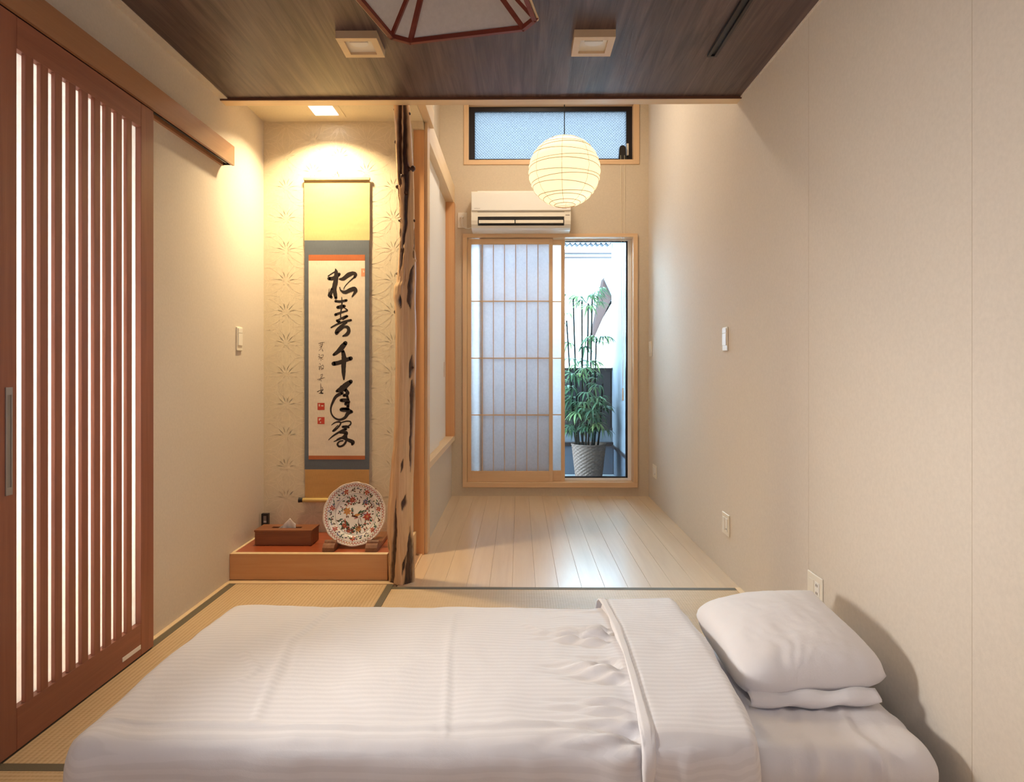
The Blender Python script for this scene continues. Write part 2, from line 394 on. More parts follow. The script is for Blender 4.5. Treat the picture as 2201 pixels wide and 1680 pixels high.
# alcove (tokonoma)
wa = struct('wall_alcove', slab('y', YT, YT + .12, (XL - .12, -.606), (-.03, 2.6)), M['alcove'], 'alcove back wall papered with an embossed hemp-leaf star pattern')
struct('ceiling_alcove', slab('z', 2.489, 2.56, (XL, -.548), (3.36, 3.98)), M['alcove'], 'papered ceiling of the alcove with a square lamp', 'ceiling')
struct('wall_corner', bx(-.606, -.548, 3.86, 3.98, 2.446, 2.6), M['alcove'], 'short papered header above the amber corner board')
cp = struct('trim_4', bx(-.606, -.545, 3.88, 3.98, 0, 2.446, bev=.001), M['orange'], 'upright amber wood corner board behind the log post', 'trim')
struct('trim_5', bx(-.545, -.528, 3.90, 4.0, 0, 2.62, bev=.001), M['daylit_side'], 'daylit right side of the amber corner board, added as a thin paler strip', 'trim')  # strip added for the board's right side, coloured pale as daylight makes it
struct('trim_6', bx(-.548, -.503, 3.362, 4.0, 2.495, 2.60, bev=.001), M['hinoki_y'], 'pale lengthwise lintel over the open right side of the alcove', 'trim')
struct('wall_upper', bx(-.60, -.503, 3.362, 4.0, 2.60, HF + .1), M['wall_far'], 'wall above the lengthwise lintel')
# far room, left side
struct('wall_closet', bx(-.80, -.66, 3.98, YB, -.03, HF + .1), M['wall_far'], 'upper wall recessed above the closet doors')
struct('wall_low', bx(-.66, -.562, 4.0, YB, -.03, .466), M['wall'], 'low papered wall under the sliding closet panels')
struct('ceiling_far', bx(-.8, XR, 3.36, YB, HF, HF + .1), M['wall'], 'high ceiling over the plank-floored end', 'ceiling')
struct('trim_7', bx(-.66, -.538, 4.0, YB, 2.44, 2.592, bev=.0015), M['hinoki_y'], 'pale deep head rail over the white closet panels', 'trim')
struct('trim_8', bx(-.66, -.536, 4.0, YB, .466, .508, bev=.0015), M['hinoki_y'], 'pale sill rail under the white closet panels', 'trim')
struct('trim_9', bx(-.66, -.532, 5.56, YB, .508, 2.44, bev=.001), M['orange'], 'amber jamb at the far end of the closet panels', 'trim')
# tatami edge strips
struct('baseboard_alcove', bx(XL, -.61, 3.352, 3.402, -.03, .004, bev=.001), M['hinoki'], 'pale cypress strip on the floor in front of the alcove step', 'baseboard')
struct('baseboard_left', bx(XL, -1.444, -1.2, 3.352, -.03, .004, bev=.001), M['hinoki_y'], 'pale cypress strip between tatami and left wall', 'baseboard')
struct('baseboard_right', bx(1.058, XR, -1.2, 3.315, -.03, .003, bev=.001), M['hinoki_y'], 'pale cypress strip between tatami and right wall', 'baseboard')
# corridor behind the slatted door
struct('wall_corridor', bx(-2.75, -2.65, .9, 3.6, -.03, 2.5), M['wall'], 'corridor wall behind the slatted door')
struct('wall_corridor_end', slab('y', .8, .9, (-2.75, -1.585), (-.03, 2.5)), M['wall'], 'near end wall of the corridor')
struct('wall_corridor_far', slab('y', 3.6, 3.7, (-2.75, -1.585), (-.03, 2.5)), M['wall'], 'far end wall of the corridor')
struct('ceiling_corridor', bx(-2.75, -1.585, .8, 3.7, 2.5, 2.6), M['wall'], 'ceiling of the corridor', 'ceiling')

# hemp-leaf relief on the alcove wall
def hempleaf():
    bm = B(); a = .178; h = a * math.sqrt(3) / 2; y = YT - .0003
    def petal(p, q):
        p = Vector(p); q = Vector(q); d = q - p; n = Vector((-d.y, d.x)); n.normalize(); L = d.length; wd = L * .13; t = .0022
        for sgn in (-1, 1):
            prev = None
            for i in range(5):
                s = .12 + .85 * i / 4; o = math.sin(PI * (s - .06)) ** .8 * wd * sgn
                c0 = p + d * s + n * o; c1 = p + d * s + n * (o - sgn * t)
                if not (XL + .004 < c0.x < -.612 and .14 < c0.y < 2.485): prev = None; continue
                vv = (bm.verts.new((c0.x, y - .0003, c0.y)), bm.verts.new((c1.x, y - .0003, c1.y)))
                if prev: bm.faces.new((prev[0], vv[0], vv[1], prev[1]))
                prev = vv
    # lattice with vertices stacked vertically
    for i in range(-1, 8):
        for j in range(-1, 17):
            vx = -1.49 + i * h; vz = .06 + j * a + (a / 2 if i % 2 else 0)
            for k6 in range(6):
                an = PI / 6 + k6 * PI / 3            # to triangle centroids
                an2 = an
                e = Vector((vx, vz)); r = a / math.sqrt(3)
                # centroids lie at 0,60,120... when edges point to 30,90...
                ce = e + Vector((math.cos(k6 * PI / 3), math.sin(k6 * PI / 3))) * r
                petal(e, ce)
                if k6 in (0, 1, 2):
                    petal(e, e + Vector((math.cos(an), math.sin(an))) * a)
    return bm
rl = obj('embossed_pattern', hempleaf(), M['relief'], wa); rl['kind'] = 'stuff'

# ------------------------------------------------------------------ tatami
def tatami(label, x0, x1, y0, y1, axis, grp='tatami mats of the room'):
    t = thing('tatami_mat', label, 'tatami mat', ((x0 + x1) / 2, (y0 + y1) / 2, -.03), grp)
    g = .0006; hw = .032
    obj('rush_surface', bx(x0 + g, x1 - g, y0 + g, y1 - g, -.03, -.0005, bev=.001), M['tatami_' + axis], t)
    if axis == 'y':
        for a in (x0 + g, x1 - g - hw): obj('cloth_border', bx(a, a + hw, y0 + g, y1 - g, -.001, .0006), M['heri'], t)
    else:
        for a in (y0 + g, y1 - g - hw): obj('cloth_border', bx(x0 + g, x1 - g, a, a + hw, -.001, .0006), M['heri'], t)
    return t
tatami('tatami mat along the slatted door, reaching to the alcove step', -1.444, -.622, 1.83, 3.352, 'y')
tatami('tatami mat beyond the futon, meeting the maple plank floor', -.622, 1.058, 2.46, 3.315, 'x')
tatami('tatami mat lying mostly beneath the futon', -.622, 1.058, 1.60, 2.46, 'x')
tatami('tatami mat in the near corner below the end of the slatted door', -1.444, .2, .98, 1.60, 'x')
tatami('short tatami mat between the door mat and the near corner mat', -1.444, -.622, 1.60, 1.83, 'x')
struct('floor_entrance', bx(XL, XR, -1.2, .98, -.03, -.001), M['tatami_x'], 'floor toward the entrance end', 'floor')
struct('floor_side', bx(.2, 1.058, .98, 1.60, -.03, -.001), M['tatami_x'], 'floor beside the near mat', 'floor')

# ------------------------------------------------------------------ slatted sliding door (left)
d = thing('door_1', 'red-brown slatted sliding door with white frosted backing on the left wall', 'door', (-1.425, 2.2, .006), kind='structure')
XF, XK = -1.41, -1.438
obj('stile', bx(XK, XF, 1.79, 1.881, .006, 2.068, bev=.001), M['doorwood'], d)
obj('stile', bx(XK, XF, 2.5055, 2.591, .006, 2.068, bev=.001), M['doorwood'], d)
obj('rail', bx(XK, XF, 1.882, 2.5045, 1.978, 2.068, bev=.001), M['doorwood_y'], d)
obj('rail', bx(XK, XF, 1.882, 2.5045, .006, .1245, bev=.001), M['doorwood_y'], d)
edges = [1.881, 1.947, 2.008, 2.07, 2.134, 2.196, 2.26, 2.321, 2.384, 2.446]
for e in edges[1:]:
    obj('slat', bx(XF - .013, XF, e - .032, e, .1245, 1.978, bev=.0008), M['doorwood'], d)
obj('frosted_panel', bx(XK + .004, XK + .0065, 1.881, 2.5055, .1245, 1.978), M['acrylic'], d)
hd = obj('handle', slab('x', XF - .004, XF + .003, (1.837, 1.862), (.729, 1.027), [(1.842, 1.857, .75, 1.006)]), M['steel'], d)
obj('recess', bx(XF - .003, XF - .0005 + .0012, 1.842, 1.857, .75, 1.006), M['greyplastic'], hd)
obj('bottom_seal', bx(XF - .001, XF + .002, 2.385, 2.50, .033, .048), M['white'], d)
tr = thing('door_track_cover', 'long wooden track cover above the slatted door', 'track cover', (-1.43, 1.6, 2.072))
prof = [(-1.465, 2.166), (-1.40, 2.166), (-1.40, 2.072), (-1.412, 2.072), (-1.412, 2.09), (-1.452, 2.09), (-1.452, 2.072), (-1.465, 2.072)]
obj('cover', prism(B(), prof, 'y', .2, 3.309), M['railwood'], tr)
obj('end_plate', bx(-1.452, -1.412, 3.30, 3.306, 2.074, 2.09), M['darkmetal'], tr)
obj('steel_track', bx(-1.437, -1.427, .2, 3.29, 2.078, 2.09), M['darkmetal'], tr)

# ------------------------------------------------------------------ alcove step
st = thing('alcove_step', 'raised alcove step with polished red top and pale front board', 'step', (-1.03, 3.6, 0))
obj('front_board', bx(XL, -.664, 3.402, 3.437, .004, .135, bev=.0015), M['fascia'], st)
obj('front_edge', bx(XL + .002, -.665, 3.4015, 3.437, .1352, .1358), M['hinoki'], st)
obj('top_panel', prism(B(), [(XL + .014, 3.437), (-.666, 3.437), (-.666, 3.484), (-.622, 3.484), (-.622, YT), (XL + .014, YT)], 'z', .10, .1345), M['redwood'], st)
obj('side_strip', bx(XL, XL + .014, 3.437, YT, .10, .136), M['hinoki_y'], st)
obj('end_board', bx(-.622, -.59, 3.486, 3.88, .0, .136, bev=.001), M['hinoki_y'], st)
obj('base', prism(B(), [(XL, 3.44), (-.668, 3.44), (-.668, 3.486), (-.624, 3.486), (-.624, YT), (XL, YT)], 'z', 0, .1), M['hinoki'], st)
obj('floor_strip', bx(-.59, -.555, 3.50, 3.88, 0, .006), M['shojiwood_x'], st)

# ------------------------------------------------------------------ natural log post
def logpost():
    # (y pixel-row proxy -> z) silhouette table: z, left x, right x
    def Z(y): return 1.085 + (787 - y) * 3.345 / 1450
    def X(p): return (p - 1115.6) * 3.385 / 1450
    sil = [(1262, 835, 891), (1225, 834, 890), (1180, 832, 888.5), (1140, 831, 886), (1100, 832, 885), (1050, 836, 887), (1000, 840, 889), (950, 845, 890), (900, 847, 891), (840, 848, 892),
           (780, 849, 893), (720, 849, 893.5), (680, 848, 893), (655, 847, 892), (635, 844, 892), (615, 845, 892.5), (600, 851, 893), (560, 855, 893), (520, 857, 891), (480, 857, 890), (440, 856, 889.5),
           (400, 854, 889), (360, 852, 888), (330, 850, 886), (300, 849, 884.5), (270, 848, 883), (240, 846, 881), (203, 844, 878.5)]
    gro = [[(861, 198, 4), (860, 300, 5), (861, 370, 4.5), (862, 392, 3), (863, 396, .5)],
           [(872, 198, 3), (873, 260, 4.5), (872, 330, 6), (875, 362, 7), (875, 400, 5), (873, 470, 4), (868, 518, 3.5), (866, 530, 1)],
           [(866, 530, 4), (863, 560, 3), (861, 592, .5)],
           [(890, 566, 1), (886, 590, 3.5), (883, 620, 4.5), (882, 645, 4.5), (885, 661, 1)],
           [(862, 632, 1), (862, 645, 4.5), (863, 663, .8)],
           [(857, 400, 1), (858, 440, 2.5), (860, 500, 2.5), (861, 540, 1)],
           [(887, 762, 1), (886, 788, 4.5), (883, 812, 1.5)], [(887, 816, 1.5), (888, 842, 4.5), (887, 880, 3.2), (885, 930, 2.4), (884, 985, 2.2), (884, 1016, .6)],
           [(869, 986, .6), (867, 1000, 2.8), (865, 1017, .6)], [(874, 1066, 1), (871, 1082, 5.5), (868, 1098, 1)],
           [(853, 1074, .6), (853, 1130, 3.4), (850, 1180, 5), (846, 1222, 5), (842, 1265, 4.5)], [(833, 1155, .6), (835, 1190, 3), (838, 1218, .6)],
           [(882, 1135, .6), (884, 1180, 5), (883, 1222, 7.5), (880, 1265, 9)], [(876, 1193, .6), (872, 1215, 3.4), (869, 1234, .6)],
           [(893, 460, 1), (891, 500, 1.4), (890, 552, 1)]]
    def interp(tab, y):
        for a, b in zip(tab, tab[1:]):
            if a[0] >= y >= b[0] or a[0] <= y <= b[0]:
                t = (y - a[0]) / (b[0] - a[0]); t = t * t * (3 - 2 * t)
                return [p + (q - p) * t for p, q in zip(a[1:], b[1:])]
        return list(tab[-1][1:]) if abs(y - tab[-1][0]) < abs(y - tab[0][0]) else list(tab[0][1:])
    bm = B(); lay = None; NS, NR = 150, 260; rows = []; bark = []
    for i in range(NR + 1):
        y = 1262 - (1262 - 203) * i / NR; z = max(Z(y), 0.0)
        if i == 0: z = 0.0
        if i == NR: z = 2.412
        l, r = interp(sil, y); cxp = (l + r) / 2; hp = (r - l) / 2
        cx = X(cxp); hw = hp * 3.385 / 1450; row = []
        for j in range(NS):
            an = 2 * PI * j / NS; s = math.sin(an); front = math.cos(an) > -.15
            pxv = cxp + hp * s; gd = 0
            if front:
                for g in gro:
                    ys = [q[1] for q in g]
                    if not (min(ys) <= y <= max(ys)): continue
                    gx, gw = interp([(q[1], q[0], q[2]) for q in g], y)
                    wob = noise.noise(Vector((y * .06, gx * .3, 2.0))) * 1.6
                    dd = abs(pxv - gx - wob) / max(gw, .3)
                    if dd < 1.25: gd = max(gd, 1 - max(0, (dd - .75) / .5))
            else:
                gv = noise.noise(Vector((an * 2.2, z * .8, 9))); gd = max(0, min(1, (gv - .25) * 6))
            nz = noise.noise(Vector((math.sin(an) * 2.1, math.cos(an) * 2.1, z * 2.2))) * .055 + noise.noise(Vector((math.sin(an) * 6, math.cos(an) * 6, z * 3))) * .03
            lim = 1 - abs(s) ** 6
            rr = hw * (1 + nz * lim)
            rr2 = rr - gd * (.010 + .004 * noise.noise(Vector((an * 20, z * 60, 0))))
            row.append(bm.verts.new((cx + rr2 * s, 3.405 - rr2 * math.cos(an) * 1.02, z))); bark.append(gd)
        rows.append(row)
    for a, b in zip(rows, rows[1:]):
        for j in range(NS): bm.faces.new((a[j], a[(j + 1) % NS], b[(j + 1) % NS], b[j]))
    bm.faces.new(rows[0][::-1]); bm.faces.new(rows[-1])
    root = thing('log_post', 'knotty natural log post with dark bark grooves standing beside the alcove step', 'post', (-.593, 3.405, 0))
    o = obj('trunk', bm, M['log'], root, True)
    at = o.data.attributes.new('bark', 'FLOAT', 'POINT'); at.data.foreach_set('value', bark)
    knots = [(845, 226, -1, .006), (845, 298, -1, .010), (887, 356, 1, .014), (853, 394, -1, .012), (874, 410, 0, .007), (852, 468, -1, .007), (862, 468, -.5, .008), (895, 469, 1, .008),
             (892, 557, 1, .010), (850, 585, -1, .009), (843, 669, -1, .012), (888, 402, 1, .006), (890, 790, 1, .005), (863, 932, 0, .004), (880, 236, 1, .008), (866, 375, 0, .009)]
    for kx, ky, sd, r in knots:
        l, rt = interp(sil, ky); hp = (rt - l) / 2; s = max(-.98, min(.98, (kx - (l + rt) / 2) / hp)); an = math.asin(s)
        hw = hp * 3.385 / 1450; c = Vector((X((l + rt) / 2), 3.405, Z(ky))); dr = Vector((math.sin(an), -math.cos(an), random.uniform(0, .5))).normalized()
        kb = B(); p0 = c + Vector((dr.x, dr.y, 0)) * hw * .86 - dr * r * .6
        tube(kb, [p0, p0 + dr * r * .9, p0 + dr * (r * 1.7), p0 + dr * (r * 2.0)], [r * 1.9, r * 1.15, r * .85, r * .45], 10)
        obj('knot', kb, M['knot'] if random.random() < .7 else M['log'], root, True)
logpost()

# ------------------------------------------------------------------ closet panels
f1 = thing('closet_panel', 'white sliding closet panel nearer the log post', 'sliding panel', (-.585, 4.47, .508), 'white closet panels')
obj('panel', bx(-.598, -.582, 4.005, 4.945, .508, 2.44, bev=.001), M['fusuma'], f1)
f2 = thing('closet_panel', 'white sliding closet panel at the far end beside the amber jamb', 'sliding panel', (-.615, 5.1, .508), 'white closet panels')
obj('panel', bx(-.622, -.604, 4.70, 5.558, .508, 2.44, bev=.001), M['fusuma'], f2)
obj('finger_pull', bx(-.6042, -.6025, 5.44, 5.46, 1.0, 1.12, bev=.001), M['orange'], f2)

# ------------------------------------------------------------------ window 1: casing, aluminium frame, glass
w1 = thing('window_1', 'tall terrace window in a cypress casing with clear glass', 'window', (.26, 5.7, .074), kind='structure')
for nm, a in (('casing_head', (-.468, .992, 5.63, 5.80, 2.162, 2.192)), ('casing_sill', (-.468, .992, 5.63, 5.80, .074, .116))):
    obj(nm, bx(*a, bev=.001), M['shojiwood_x'], w1)
obj('casing_jamb', bx(-.468, -.433, 5.63, 5.80, .116, 2.162, bev=.001), M['shojiwood'], w1)
obj('casing_jamb', bx(.956, .992, 5.63, 5.80, .116, 2.162, bev=.001), M['shojiwood'], w1)
obj('frame_jamb', bx(.926, .956, 5.735, 5.80, .116, 2.162, bev=.001), M['alu'], w1)
obj('frame_jamb', bx(-.433, -.405, 5.735, 5.80, .116, 2.162, bev=.001), M['alu'], w1)
obj('frame_head', bx(-.405, .926, 5.735, 5.80, 2.150, 2.162, bev=.001), M['alu'], w1)
obj('frame_sill', bx(-.405, .926, 5.735, 5.80, .116, .136, bev=.001), M['alu'], w1)
obj('sash_stile', bx(.912, .926, 5.75, 5.785, .136, 2.150), M['darkmetal'], w1)
obj('sash_stile', bx(-.405, -.385, 5.75, 5.785, .136, 2.150), M['darkmetal'], w1)
obj('sash_rail', bx(-.385, .912, 5.75, 5.785, 2.142, 2.150), M['darkmetal'], w1)
obj('sash_rail', bx(-.385, .912, 5.75, 5.785, .136, .146), M['darkmetal'], w1)
obj('glass_pane', bx(-.385, .912, 5.765, 5.769, .146, 2.142), M['glass'], w1)
def shoji(label, x0, x1, y0):
    t = thing('shoji_screen', label, 'shoji screen', ((x0 + x1) / 2, y0 + .013, .117), 'shoji screens of the terrace window')
    z0, z1 = .117, 2.155; sw = .031
    obj('stile', bx(x0, x0 + sw, y0, y0 + .026, z0, z1, bev=.001), M['shojiwood'], t)
    obj('stile', bx(x1 - sw, x1, y0, y0 + .026, z0, z1, bev=.001), M['shojiwood'], t)
    obj('rail', bx(x0 + sw, x1 - sw, y0 + .001, y0 + .026, 2.11, z1, bev=.001), M['shojiwood_x'], t)
    obj('rail', bx(x0 + sw, x1 - sw, y0 + .001, y0 + .026, z0, .205, bev=.001), M['shojiwood_x'], t)
    obj('paper', bx(x0 + sw, x1 - sw, y0 + .019, y0 + .0195, .205, 2.11), M['shoji'], t)
    a0 = x0 + sw; wd = (x1 - x0 - 2 * sw)
    for i in range(1, 7):
        xx = a0 + wd * i / 7; obj('upright_bar', bx(xx - .003, xx + .003, y0 + .004, y0 + .019, .205, 2.11), M['shojiwood'], t)
    for z in (1.632, 1.153, .676): obj('cross_bar', bx(a0, x1 - sw, y0 + .0055, y0 + .0185, z - .0045, z + .0045), M['shojiwood_x'], t)
shoji('front shoji screen of white paper panes beside the closet jamb', -.431, .286, 5.662)
shoji('rear shoji screen mostly behind the other one, edging the open view', -.331, .389, 5.695)

# window 2: dark sash and figured glass
w2 = thing('window_2', 'high horizontal window with dark sash and figured glass', 'window', (.27, 5.7, 2.773), kind='structure')
obj('casing_jamb', bx(-.46, -.42, 5.64, 5.80, 2.773, 3.30, bev=.001), M['shojiwood'], w2)
obj('casing_jamb', bx(.957, 1.007, 5.64, 5.80, 2.773, 3.30, bev=.001), M['shojiwood'], w2)
obj('casing_sill', bx(-.42, .957, 5.64, 5.80, 2.773, 2.812, bev=.001), M['shojiwood_x'], w2)
obj('casing_head', bx(-.42, .957, 5.64, 5.80, 3.276, 3.30, bev=.001), M['shojiwood_x'], w2)
obj('sash', slab('y', 5.70, 5.74, (-.42, .957), (2.812, 3.276), [(-.372, .908, 2.838, 3.237)]), M['darkmetal'], w2)
def figured():
    bm = B(); p = .0235; x0, x1, z0, z1 = -.372, .908, 2.838, 3.237
    nx = int((x1 - x0) / p); nz = int((z1 - z0) / p)
    cache = {}
    def V(u, v, y):
        key = (round(u, 5), round(v, 5))
        if key not in cache: cache[key] = bm.verts.new((min(max(u, x0), x1), y, min(max(v, z0), z1)))
        return cache[key]
    for i in range(nx + 2):
        for j in range(2 * nz + 4):
            cx = x0 + (i + (.5 if j % 2 else 0)) * p; cz = z0 + j * p / 2; hp = p / 2
            if cx > x1 + hp or cz > z1 + hp: continue
            t = [V(cx - hp, cz, 5.722), V(cx, cz - hp, 5.722), V(cx + hp, cz, 5.722), V(cx, cz + hp, 5.722)]; m = V(cx, cz, 5.7125)
            for a in range(4):
                tri = (t[a], t[(a + 1) % 4], m)
                if len(set(tri)) == 3:
                    try: bm.faces.new(tri)
                    except ValueError: pass
    return bm
obj('figured_glass', figured(), M['figured'], w2)
wo = thing('window_opener', 'black window opener with two hanging pull cords', 'window opener', (.868, 5.66, 2.78))
hb = B(); prism(hb, [(.836, 2.80), (.904, 2.80), (.899, 2.865), (.896, 2.905)] + [(.87 + .027 * math.cos(a), 2.908 + .027 * math.sin(a)) for a in [R(q) for q in range(0, 181, 20)]] + [(.844, 2.905), (.841, 2.865)], 'y', 5.655, 5.70)
obj('housing', hb, M['black'], wo)
for xx in (.853, .884):
    obj('pull_cord', tube(B(), [(xx, 5.652, 2.85), (xx, 5.64, 2.75), (xx + (.868 - xx) * .3, 5.635, 1.6), (.868, 5.635, .915)], .0013, 6), M['cord'], wo)
obj('cord_weight', cyl(B(), (.868, 5.635, .80), (.868, 5.635, .905), .007, .005, 10), M['white'], wo)
obj('catch', bx(.908, .925, 5.685, 5.70, 2.86, 2.96, bev=.001), M['ivory'], wo)

# ------------------------------------------------------------------ air conditioner
ac = thing('air_conditioner', 'white wall-mounted air conditioner above the shoji screens', 'air conditioner', (.018, 5.65, 2.19))
prof = [(5.648, 2.498), (5.455, 2.498), (5.437, 2.486), (5.437, 2.292), (5.50, 2.285), (5.52, 2.232), (5.452, 2.222), (5.468, 2.205), (5.50, 2.195), (5.648, 2.19)]
obj('body', prism(B(), prof, 'x', -.33, .366), M['ivory'], ac)
cheek = [(5.648, 2.498), (5.455, 2.498), (5.437, 2.486), (5.437, 2.26), (5.445, 2.23), (5.468, 2.205), (5.50, 2.195), (5.648, 2.19)]
obj('end_cap', prism(B(), cheek, 'x', -.383, -.33), M['ivory'], ac)
obj('end_cap', prism(B(), cheek, 'x', .366, .419), M['ivory'], ac)
obj('front_panel', bx(-.381, .417, 5.426, 5.437, 2.338, 2.487, bev=.003, seg=2), M['white'], ac)
obj('intake_grille', bx(-.335, .372, 5.47, 5.60, 2.498, 2.507), M['white'], ac)
obj('outlet_recess', bx(-.329, .365, 5.4372, 5.52, 2.227, 2.2885), M['black'], ac)
obj('louver', bx(-.322, -.034, 5.428, 5.4368, 2.237, 2.262, bev=.002), M['ivory'], ac)
obj('louver', bx(-.026, .358, 5.428, 5.4368, 2.237, 2.262, bev=.002), M['ivory'], ac)
obj('trim_line', bx(-.332, .368, 5.4345, 5.438, 2.327, 2.332), M['greyplastic'], ac)
obj('status_window', bx(.376, .41, 5.4345, 5.438, 2.300, 2.306), M['greyplastic'], ac)
def lettering(body, size, loc, rot, mat, parent, name='lettering'):
    cu = bpy.data.curves.new(name, 'FONT'); cu.body = body; cu.size = size; cu.extrude = .0002
    tmp = bpy.data.objects.new('tmp', cu); C.objects.link(tmp)
    dg = bpy.context.evaluated_depsgraph_get(); me = bpy.data.meshes.new_from_object(tmp.evaluated_get(dg)); bpy.data.objects.remove(tmp)
    bm = B(); bm.from_mesh(me); bmesh.ops.transform(bm, matrix=Matrix.Translation(loc) @ rot, verts=bm.verts)
    return obj(name, bm, mat, parent)
lettering('HITACHI', .0115, Vector((-.358, 5.4255, 2.351)), Matrix.Rotation(R(90), 4, 'X'), M['greyplastic'], ac)
obj('printed_mark', bx(.347, .385, 5.4256, 5.4262, 2.352, 2.3545), M['greyplastic'], ac)
so = thing('wall_socket', 'small socket plate with white plug beside the air conditioner', 'socket', (-.472, 5.65, 2.243))
obj('plate', bx(-.511, -.433, 5.642, 5.65, 2.243, 2.372, bev=.002), M['ivory'], so)
obj('plug', bx(-.487, -.462, 5.615, 5.642, 2.322, 2.342, bev=.004, seg=2), M['white'], so)
obj('power_cord', tube(B(), [(-.475, 5.618, 2.325), (-.473, 5.612, 2.29), (-.466, 5.615, 2.255), (-.445, 5.62, 2.236), (-.42, 5.625, 2.234), (-.395, 5.63, 2.242), (-.381, 5.632, 2.25)], .0038, 8), M['white'], so)

# ------------------------------------------------------------------ paper lantern
lc = Vector((.301, 4.45, 2.367)); LR = .231
la = thing('paper_lantern', 'glowing round paper lantern hanging on a black cord', 'lantern', tuple(lc - Vector((0, 0, LR))))
def lantern():
    # ring heights (fractions of radius) with uneven tilts; paper bulges between the rings
    hs = [-.955, -.90, -.80, -.66, -.50, -.31, -.12, .06, .25, .43, .60, .75, .87, .955]
    tl = [.01, .03, .06, -.09, .11, -.10, .12, -.11, .12, -.11, .09, -.07, .04, .01]
    bm = B(); seg = 96; rows = []
    def ringpt(h, t, a, bulge=0):
        hh = max(-.985, min(.985, h + t * math.sin(a + h * 4) * .55)); r = math.sqrt(1 - hh * hh) + bulge
        return lc + Vector((r * math.cos(a), r * math.sin(a), hh * .995)) * LR
    for i in range(len(hs) - 1):
        for s in range(4):
            f = s / 4; b = .03 * math.sin(PI * f)
            rows.append([bm.verts.new(ringpt(hs[i] + (hs[i + 1] - hs[i]) * f, tl[i] + (tl[i + 1] - tl[i]) * f, 2 * PI * j / seg, b)) for j in range(seg)])
    rows.append([bm.verts.new(ringpt(hs[-1], tl[-1], 2 * PI * j / seg)) for j in range(seg)])
    for a, b in zip(rows, rows[1:]):
        for j in range(seg): bm.faces.new((a[j], a[(j + 1) % seg], b[(j + 1) % seg], b[j]))
    obj('paper_shade', bm, M['lantern'], la, True)
    for h, t in zip(hs, tl):
        obj('bamboo_ring', tube(B(), [ringpt(h, t, 2 * PI * j / 48) + (ringpt(h, t, 2 * PI * j / 48) - lc).normalized() * .0009 for j in range(48)], .0017, 5, True), M['ribs'], la)
    for q in range(8):
        a = 2 * PI * q / 8 + R(262); bm = B()
        pts = []
        for i in range(len(hs) - 1):
            for s in range(4):
                f = s / 4; b = .03 * math.sin(PI * f) + .002
                pts.append(ringpt(hs[i] + (hs[i + 1] - hs[i]) * f, tl[i] + (tl[i + 1] - tl[i]) * f, a, b))
        obj('paper_seam', tube(bm, pts, .0010, 4), M['ribs'], la)
lantern()
obj('cord', cyl(B(), lc + Vector((0, 0, LR * .93)), (lc.x, lc.y, HF), .003, None, 8), M['blackcord'], la)
obj('socket', cyl(B(), lc + Vector((0, 0, LR * .55)), lc + Vector((0, 0, LR * .95)), .018, None, 12), M['black'], la)
obj('ceiling_rose', cyl(B(), (lc.x, lc.y, HF - .02), (lc.x, lc.y, HF), .045, None, 20), M['white'], la)

# ------------------------------------------------------------------ ceiling fixtures
def downlight(label, x0, y0, group):
    t = thing('ceiling_downlight', label, 'ceiling light', (x0 + .081, y0 + .084, 2.37), group); s = .162; a = .027
    obj('frame', slab('z', 2.37, HM, (x0, x0 + s), (y0, y0 + s + .004), [(x0 + a, x0 + s - a, y0 + a, y0 + s + .004 - a)]), M['lighttrim'], t)
    obj('reflector', bx(x0 + a - .001, x0 + s - a + .001, y0 + a - .001, y0 + s - a + .005, 2.380, 2.384), M['ivory'], t)
    obj('adjuster', prism(B(), [(x0 + .045, y0 + .045), (x0 + .117, y0 + .045)] + [(x0 + .081 + .036 * math.cos(q), y0 + .055 + .03 * math.sin(q)) for q in [R(v) for v in range(0, 181, 15)]], 'z', 2.374, 2.381), M['white'], t)
downlight('square downlight in pale wood frame nearer the right wall', .217, 2.637, 'square downlights on the dark ceiling')
downlight('square downlight in pale wood frame nearer the log post and left wall', -.719, 2.637, 'square downlights on the dark ceiling')
al = thing('alcove_light', 'square lit lamp set in the alcove ceiling', 'ceiling light', (-1.07, 3.69, 2.484))
obj('diffuser', bx(-1.134, -1.006, 3.625, 3.756, 2.4855, 2.489), M['diffuser'], al)
obj('frame', slab('z', 2.486, 2.489, (-1.165, -.972), (3.595, 3.79), [(-1.136, -1.004, 3.623, 3.758)]), M['alcove'], al)
tk = thing('ceiling_track', 'narrow black track on the dark ceiling near the right wall', 'track', (.815, 1.9, HM))
obj('channel', slab('z', 2.388, HM, (.795, .835), (.6, 2.855), [(.807, .823, .61, 2.845)]), M['darkmetal'], tk)
obj('slot', bx(.807, .823, .61, 2.845, 2.396, HM), M['black'], tk)

